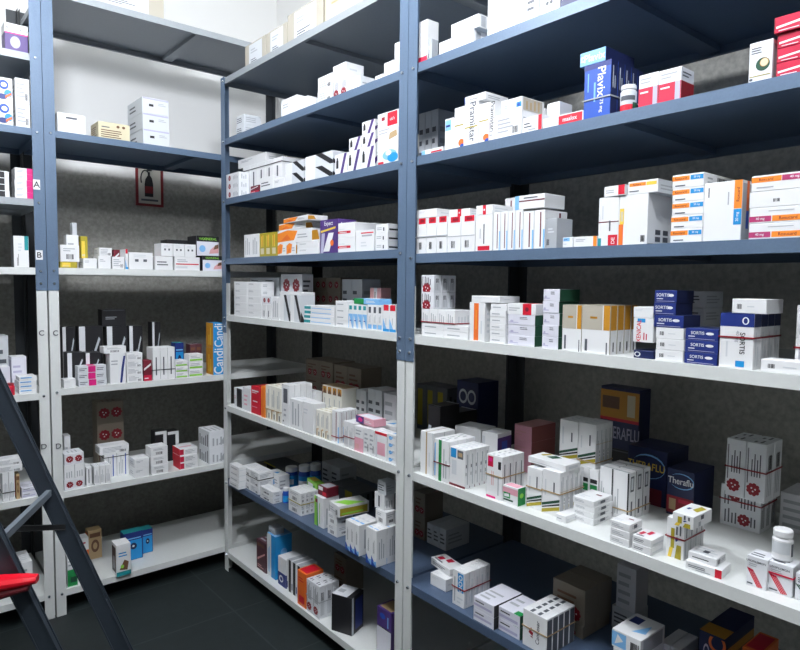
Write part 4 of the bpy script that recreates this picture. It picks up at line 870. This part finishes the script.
z = C('R', 6, 667, 684.5, 516, 'ygreen', 'white carton with yellow green pattern', dep=.10, yb=555.5, nd=4, band='dred', bz=.5)
C('R', 6, 672.5, 694, 511, 'ygreen', 'white yellow green carton lying on top', dep=.09, yb=524, on=z)
z = C('R', 6, 685, 722, 559.5, 'redlie', 'lower flat white carton with red band', dep=.06, yb=568, yaw=5)
C('R', 6, 688, 717, 550.5, 'lietxt', 'flat white carton with dark print', dep=.055, yb=558, on=z, yaw=3)
z = C('R', 6, 721, 761, 482.5, 'flowerbig', 'white flower carton, lower row', dep=.10, yb=523, nx=1, nd=3, band='dred', bz=.62)
C('R', 6, 727, 766, 437.5, 'flower1', 'white flower carton, upper row', dep=.10, set=.265, nx=2, nd=2, on=z, band='dred', bz=.5)
C('R', 6, 780.5, 812, 491, 'silver', 'grey carton with dark lid', dep=.12, yb=530, nd=3)
zb = C('R', 6, 747, 767.5, 554, 'rediag', 'smaller white carton with red diagonals', dep=.05, yb=584.5)
C('R', 6, 769, 793, 560, 'rediag', 'larger white carton with red diagonals', dep=.05, yb=590.5, band='cri', bz=.6)
C('R', 6, 795.5, 822, 572, 'grdiag', 'white carton with green diagonal stripes', dep=.05, yb=599)
C('R', 6, 628, 666.5, 444, 'thera', 'large navy carton with lettered oval', dep=.13, set=.34, nx=1)
C('R', 6, 667.5, 694, 467, 'thera2', 'navy carton with lettered oval and red', dep=.12, set=.31)
z = C('R', 6, 601, 640, 455, 'navbox' if 0 else 'blackbox', 'black carton beneath the orange one', dep=.07, set=.48, h=.10)
C('R', 6, 601, 639, 388, 'theraor', 'orange and black lettered carton', dep=.07, set=.48, on=z, h=.20)
C('R', 6, 514.5, 531.5, 423.5, 'pinkpair', 'pink carton with dark end', dep=.13, set=.30, nz=3)
C('R', 6, 417, 447, 383, 'dkgreen', 'dark olive carton', dep=.1, set=.44, nx=3)
C('R', 6, 457, 478, 379.5, 'navcirc', 'navy carton with silver rings', dep=.12, set=.435, nx=1)
C('R', 6, 428, 440, 404, 'blkgry', 'black and grey carton', dep=.10, set=.19)
C('R', 6, 441, 455, 410, 'blkgry', 'second black and grey carton', dep=.12, set=.295)

z = C('R', 7, 430.3, 446, 572, 'bare', 'white plain carton near post', dep=.05, yb=584)
C('R', 7, 431, 450, 556.5, 'redpat', 'crushed white carton with red corner', dep=.06, set=.10, on=z, yaw=-10)
C('R', 7, 452.6, 464.5, 568, 'rings', 'white carton with blue rings', dep=.12, yb=603, nd=5, band='dred', bz=.5)
C('R', 7, 473.5, 494, 595.5, 'greylie', 'pale grey lying carton', dep=.13, yb=619, nz=2)
C('R', 7, 498.5, 520, 605.5, 'greylieg', 'pale grey carton with green corner', dep=.11, yb=629, nz=2)
C('R', 7, 523, 547, 607.5, 'cans', 'white carton with upright lettering', dep=.13, yb=644, nd=5, band='tan', bz=.52)
z = C('R', 7, 553, 583, 612, 'cartond', 'dim brown carton, lower', dep=.14, set=.17, nd=2)
C('R', 7, 553, 585, 577, 'cartond', 'dim brown carton, upper', dep=.14, set=.17, on=z, nd=2)
C('R', 7, 427, 446, 522, 'grey', 'dim grey green carton', dep=.13, set=.28, nx=3)
C('R', 7, 414, 425, 490, 'cartond', 'dim narrow carton by post', dep=.1, set=.28, nz=2)
z = C('R', 7, 612, 634, 604, 'grey', 'dim grey carton behind blue one', dep=.08, set=.30)
C('R', 7, 617, 636, 563, 'silver', 'dim silver carton on grey one', dep=.07, set=.30, on=z)
z = C('R', 7, 613, 640, 646, 'lying', 'lower white carton at frame bottom', dep=.12, set=.06)
C('R', 7, 612, 641, 627.5, 'fluor', 'white carton with blue top', dep=.12, set=.06, on=z)
C('R', 7, 700, 724, 612, 'drac', 'dark carton with orange lettering', dep=.18, set=.20, h=.16)
C('R', 7, 660, 680, 641, 'silver', 'silver grey carton low at frame bottom', dep=.1, set=.18, nx=2)
C('R', 7, 742, 760, 646, 'orange', 'orange carton at frame bottom', dep=.1, set=.12)

# ------------------------------------------------------------------ back rack (B)
C('B', 1, 72, 164, -30, 'carton', 'large pale carton', dep=.3, set=.03)
C('B', 2, 57, 85.5, 111.5, 'letter', 'white carton with grey word', dep=.12)
C('B', 2, 98, 130, 120.5, 'creamtext', 'cream printed carton', dep=.13, set=.03)
C('B', 2, 142.5, 169.5, 96, 'ybd', 'white carton with lilac lid', dep=.22, set=.02, nz=3, jit=.003)

z = C('B', 3, 60, 77.5, 261.5, 'yellowbox', 'yellow carton under white one', dep=.08)
C('B', 3, 60, 79.5, 244.5, 'bar', 'white carton with printed block', dep=.06, on=z)
C('B', 3, 66, 79, 234.5, 'plain', 'white carton behind printed one', dep=.05, set=.094)
C('B', 3, 80.5, 88, 236, 'yellowbox', 'yellow carton standing on end', dep=.06, set=.085)
C('B', 3, 72, 77.5, 222.5, 'grey', 'small grey carton at the back', dep=.05, set=.2)
C('B', 3, 83, 97, 258, 'plain', 'low white carton by yellow ones', dep=.07)
z = C('B', 3, 98, 111, 256, 'plain', 'white carton, lower left pile', dep=.08)
C('B', 3, 99, 112, 247.5, 'lines', 'white carton on top of left pile', dep=.08, on=z)
C('B', 3, 112, 124.5, 256.5, 'lines', 'low white printed carton', dep=.08)
C('B', 3, 113.5, 120, 249.5, 'redbook', 'red carton peeking from behind', dep=.05, set=.11)
C('B', 3, 125, 128.2, 249, 'redtop', 'white carton with red edge', dep=.08)
C('B', 3, 128.5, 153, 252, 'twoeyes', 'wide white carton with two dark marks', dep=.09)
z = C('B', 3, 155, 173, 256, 'redpat', 'white low carton, middle', dep=.1)
z2 = C('B', 3, 174.5, 200, 256.5, 'redline', 'white carton with red line', dep=.1)
C('B', 3, 161, 196, 243, 'twoeyes', 'small white carton in the upper row', dep=.1, nx=3, on=max(z, z2))
C('B', 3, 167, 191, 235, 'vaxtop', 'black lettered carton at the back', dep=.1, set=.14, h=.155)
z = C('B', 3, 202.5, 222, 255.5, 'vax', 'black and lilac carton with hand, lower', dep=.12)
C('B', 3, 196.5, 219, 235.5, 'vax', 'black and lilac carton with hand, upper', dep=.12, on=z)

C('B', 4, 63.5, 76, 379.5, 'bare', 'small low white carton', dep=.055)
C('B', 4, 67, 85, 353, 'blackwht', 'black carton with white edge, front', dep=.08, set=.07)
C('B', 4, 85.5, 101, 353, 'blackwht', 'black carton with white edge, middle', dep=.08, set=.07)
C('B', 4, 62, 76, 327, 'blackwht', 'tall black carton by the post', dep=.07, set=.2)
C('B', 4, 78.5, 103, 326.5, 'blackwht', 'tall wide black carton', dep=.07, set=.2)
z = C('B', 4, 106.5, 128, 326.5, 'blackwht', 'tall black carton with silver figure', dep=.07, set=.2)
C('B', 4, 101.5, 126, 309.5, 'blackbox', 'black carton on top', dep=.07, set=.2, on=z)
C('B', 4, 129, 143, 326, 'blackwht', 'tall black carton near red marks', dep=.07, set=.2)
C('B', 4, 152, 161, 322, 'blackwht', 'dim black carton with grey strip', dep=.07, set=.24)
C('B', 4, 78, 107, 366.5, 'pinkstack', 'grey carton with pink stripe', dep=.053, nz=3, jit=.003)
z = C('B', 4, 109.5, 126, 353.5, 'arc', 'white carton with navy arc', dep=.07)
C('B', 4, 103.5, 126.2, 347, 'bar', 'white carton lying on the arc', dep=.07, on=z)
C('B', 4, 126.5, 143, 353.5, 'lines', 'white flat carton', dep=.08, nz=4, jit=.0015)
C('B', 4, 139.5, 152, 360.5, 'redbook', 'maroon carton with white sweep', dep=.04, set=.005) if 0 else C('B', 4, 143.5, 152, 360.5, 'redbook', 'maroon carton with white sweep', dep=.06)
C('B', 4, 152.5, 175, 348, 'spine', 'upright white carton', dep=.09, nx=3, band='k', bz=.3)
C('B', 4, 175.5, 188, 361, 'greenband', 'white carton beside green one', dep=.08, nz=3, jit=.002)
z = C('B', 4, 188.5, 203, 362, 'greenband', 'green banded white carton', dep=.08, nz=2, jit=.002)
C('B', 4, 189, 203, 354.5, 'greenband', 'white carton under red spines', dep=.07, on=z)
C('B', 4, 190, 202, 344.5, 'maroon', 'red spined carton', dep=.06, set=.10, nx=2)
C('B', 4, 175, 184, 343, 'tealpack', 'dim teal carton', dep=.06, set=.12)
z = C('B', 4, 213, 224, 348, 'cand', 'blue and yellow carton, lower', dep=.09)
C('B', 4, 213, 224, 323, 'cand', 'blue and yellow carton, upper', dep=.09, on=z)

z = C('B', 5, 64, 85, 480.5, 'flower2', 'white carton with two red flowers, bottom layer', dep=.09)
z = C('B', 5, 64, 85, 466, 'vlines', 'plain white carton between flower cartons', dep=.09, nx=2, on=z)
C('B', 5, 64, 84, 454.5, 'flower2', 'white carton with two red flowers, upper layer', dep=.09, on=z)
C('B', 5, 64, 71, 436, 'plain', 'small white carton at the back', dep=.06, set=.15)
C('B', 5, 86, 92, 467.5, 'spine', 'slim white carton beside flowers', dep=.07, yb=486.5)
C('B', 5, 94, 111, 467, 'vlines', 'low white upright carton', dep=.07, nx=3)
z = C('B', 5, 104, 129, 455, 'bluestripe', 'white carton with blue stripe', dep=.07, set=.09, nx=2, band='k', bz=.85)
C('B', 5, 99.5, 129, 447.5, 'lines', 'white carton lying on blue stripe', dep=.08, set=.088, on=z)
C('B', 5, 134, 149, 459.5, 'plain', 'white carton, stack of two', dep=.08, nz=2, jit=.002)
C('B', 5, 151, 168.5, 448, 'bar', 'white carton, stack of three', dep=.08, nz=3, jit=.004)
C('B', 5, 180, 198, 449.5, 'redend', 'white carton with red end', dep=.1, nz=3, jit=.006)
C('B', 5, 209, 226, 432, 'squarecap', 'large white carton with line drawing', dep=.14, nz=2, set=.012)
C('B', 5, 96.5, 124, 403, 'flower2d', 'dim flower carton at the back', dep=.09, set=.28, nz=3)
C('B', 5, 155, 167, 432, 'bwspine', 'black carton with white outline', dep=.07, set=.2)
C('B', 5, 167.5, 179, 432, 'bwspine', 'second black carton with white outline', dep=.07, set=.2)

C('B', 6, 116, 131, 546, 'milk', 'white carton with teal base', dep=.08, yb=577.5)
C('B', 6, 123.5, 143, 534.5, 'tealpack', 'blue teal carton behind white one', dep=.06, set=.13)
C('B', 6, 142, 153, 530.5, 'tealpack', 'narrow blue teal carton', dep=.06, set=.17)
C('B', 6, 88, 102, 531.5, 'brownbox', 'tan carton with brown ring', dep=.06, set=.26)
C('B', 6, 78.5, 89, 539, 'orangewht', 'orange and white carton', dep=.06, set=.17)
C('B', 6, 67, 77.5, 557, 'greenwht', 'green and white carton', dep=.07, set=.02)

# ------------------------------------------------------------------ ladder rack (L)
C('L', 1, 4, 28, 21.5, 'purplewht', 'purple and white carton', dep=.08)
C('L', 2, -3, 13, 76, 'swirl', 'carton with blue swirls', dep=.09, nz=2, set=.02)
C('L', 2, 14.5, 30, 77, 'lines', 'tall white printed carton', dep=.09, nz=2, set=.02)
C('L', 3, 14, 33, 167, 'pinkend', 'white carton with pink end', dep=.08, nz=5, jit=.0015)
C('L', 3, -6, 9.5, 170, 'bwspine', 'black carton with white end', dep=.08, nz=4, jit=.002)
C('L', 4, 13, 29, 235.5, 'leanwht', 'white carton with teal corner', dep=.07)
C('L', 5, -6, 10.5, 367.5, 'lavbox', 'lilac white carton by ladder rail', dep=.08, set=.05)
C('L', 5, 11, 27, 357, 'lavbox', 'lilac carton standing at the back', dep=.08, set=.12)
C('L', 5, 18.5, 37, 377.5, 'bluetag', 'pale flat carton', dep=.1, nz=4, jit=.003)
C('L', 5, -4, 9, 336, 'grey', 'dim grey carton at the back', dep=.1, set=.25)
z = C('L', 6, 2, 15, 473.5, 'vlines', 'upright white carton', dep=.06, nx=2, band='k', bz=.3)
C('L', 6, -4, 22.5, 461, 'lines', 'white carton lying on upright ones', dep=.07, on=z, nz=2, jit=.002)
C('L', 6, 15.5, 20, 474, 'brownbox', 'narrow brown carton', dep=.06, set=.02)
C('L', 6, 21.5, 37, 488.5, 'greylie', 'pale grey flat carton', dep=.1, nz=2)
C('L', 7, 10, 33, 566, 'lines', 'white banded carton', dep=.15, set=.05, nx=2, band='k')

# ------------------------------------------------------------------ bottles and odd items
def bottle(rk, sh, xc, xw, yt, body, cap, label, noun, on=None, set=None, yb=None, capf=.2, deco=None, name='pill_bottle'):
    z0 = (SHZ[rk][sh] if on is None else on)+.0003
    if yb is not None: p = at_z(xc, yb, z0)
    elif rk in 'MR': p = at_x(xc, yt, XF+set)
    else: p = at_y(xc, yt, YF+set)
    p.z = z0; top = (at_x(xc, yt, p.x) if rk in 'MR' else at_y(xc, yt, p.y)).z; H = top-z0
    depth = (p-Vector((0, 0, EYE))).dot(fw); r = xw/2*depth/F_PX
    o = empty(name, p); lab = '%s, %s %s shelf' % (noun, LOCW[rk], SHW[rk][sh]); tag(o, lab, 'bottle'); LABELS.setdefault(lab, []).append((xc, yt))
    hb = H*(1-capf)
    mb = MB(); mb.lathe([(r*.94, 0), (r, r*.08), (r, hb*.86), (r*.82, hb*.97), (r*.82, hb)], cm(body)); mb.build('body', o, smooth=False)
    mb = MB(); mb.lathe([(r*.93, 0), (r*.95, .001), (r*.95, H-hb-.002), (r*.88, H-hb)], cm(cap)); c = mb.build('cap', o); c.location.z = hb
    if label:
        mb = MB(); n = 24; i0 = 0; R2 = r+.0004
        for (a0, a1, z_0, z_1, col) in label:
            m = cm(col)
            for k in range(12):
                t0 = math.radians(a0+(a1-a0)*k/12); t1 = math.radians(a0+(a1-a0)*(k+1)/12)
                mb.quad([(R2*math.cos(t0), R2*math.sin(t0), hb*z_0), (R2*math.cos(t1), R2*math.sin(t1), hb*z_0), (R2*math.cos(t1), R2*math.sin(t1), hb*z_1), (R2*math.cos(t0), R2*math.sin(t0), hb*z_1)], m)
            R2 += .0001
        mb.build('paper_label', o)
    return o
LAB = [(120, 330, .12, .8, 'cy'), (170, 260, .3, .6, 'w')]
bottle('M', 7, 291.5, 12.5, 466.5, 'blue', 'w', LAB, 'blue bottle with white cap', set=.20)
bottle('M', 7, 304.5, 12, 465, 'blue', 'w', LAB, 'second blue bottle with white cap', set=.21)
bottle('M', 7, 315.5, 11, 463.5, 'blue', 'lg', LAB, 'third blue bottle with pale cap', set=.24)
bottle('M', 7, 286, 6.5, 487.5, 'blue', 'w', [(120, 330, .1, .6, 'cy')], 'small blue bottle beside banded block', set=.075)
bottle('R', 3, 629, 15.5, 86, 'wr', 'w', [(90, 330, .05, .32, 'red'), (90, 330, .32, .9, 'lg'), (150, 260, .5, .7, 'txt'), (240, 300, .02, .4, 'dgr')], 'white pill bottle with red base', set=.035, capf=.16)
bottle('R', 6, 783.5, 18.5, 529, 'w', 'w', [(250, 275, .2, .75, 'txt'), (130, 240, .3, .8, 'lg')], 'white pill bottle with ribbed lid', on=zb, set=.075, capf=.22)
o = bottle('L', 5, 10, 8, 383, 'red', 'dred', [(180, 300, .3, .7, 'cri')], 'small red bottle', set=.02, capf=.15)

DUP = [(k, v) for k, v in LABELS.items() if len(v) > 1 or not 4 <= len(k.split()) <= 16]
for k, v in DUP: print('LABEL', k, v, len(k.split()))
print('BOXES', len(BOXLOG), sum(len(v) for v in LABELS.values()))
for b in BOXLOG:
    if b[5] > .3 or b[6] > .28 or b[4] < -.03 or b[4]+b[7] > .57: print('ODD', b)
# ------------------------------------------------------------------ about 300 cartons stay individuals, the smallest ones in view become one body of stock
bpy.context.view_layer.update()
def settle(keep):
    dg = bpy.context.evaluated_depsgraph_get(); O = Vector((0, 0, EYE)); hits = {}
    for py in range(2, 650, 4):
        for px in range(2, 800, 4):
            d = ray(px, py).normalized()
            ok, _l, _n, _i, ob, _m = SC.ray_cast(dg, O, d)
            if ok: hits[ob.name] = hits.get(ob.name, 0)+1
    boxes = [o for o in COL.objects if o.name.startswith('medicine_box')]
    boxes.sort(key=lambda o: -hits.get(o.name, 0))
    rest = boxes[keep:]
    if not rest: return
    mb = MB()
    for o in rest:
        me = o.data; b = len(mb.v); mw = o.matrix_world
        idx = [mb.mi(m) for m in me.materials]
        mb.v += [tuple(mw @ v.co) for v in me.vertices]
        for p in me.polygons: mb.f.append(tuple(b+i for i in p.vertices)); mb.m.append(idx[p.material_index])
    for o in rest: bpy.data.objects.remove(o)
    st = mb.build('medicine_stock'); tag(st, 'small and half hidden medicine cartons filling the gaps on all the shelves', 'boxes', kind='stuff')
    print('KEPT', keep, 'REST', len(rest), 'LAST', hits.get(boxes[keep-1].name if keep <= len(boxes) else '', 0))
settle(320)

# ------------------------------------------------------------------ light
def pendant(x, y, z, power, label):
    f = empty('pendant_light', (x, y, z)); tag(f, label, 'light', 'globe pendant lights over the aisle')
    R = .12
    mb = MB(); mb.lathe([(.05, CZ-z-.03), (.055, CZ-z-.001)], m_white, 32); mb.build('ceiling_rose', f)
    mb = MB(); mb.lathe([(.006, R), (.006, CZ-z-.03)], m_white, 12); mb.build('stem', f)
    m = mat('opal_glass_%d' % int(power*10), 'f4f8ff', .4, emit=power/(4*PI*R*R*PI))
    mb = MB(); mb.lathe([(max(.004, R*math.sin(PI*k/16)), -R*math.cos(PI*k/16)) for k in range(17)], m, 32); mb.build('opal_globe', f, smooth=True)
pendant(.38, .25, 3.08, 100, 'opal globe light hanging over the aisle beside the near rack')
pendant(.28, 1.75, 2.86, 84, 'opal globe light hanging over the aisle before the back rack')
w = bpy.data.worlds.new('world'); SC.world = w; w.use_nodes = True
w.node_tree.nodes['Background'].inputs[0].default_value = (.9, .95, 1, 1); w.node_tree.nodes['Background'].inputs[1].default_value = .05
SC.view_settings.view_transform = 'Standard'; SC.view_settings.look = 'None'; SC.view_settings.gamma = 1; SC.view_settings.use_curve_mapping = False
SC.view_settings.exposure = 0.17
SC.cycles.use_denoising = True
SC.cycles.max_bounces = 10; SC.cycles.diffuse_bounces = 4
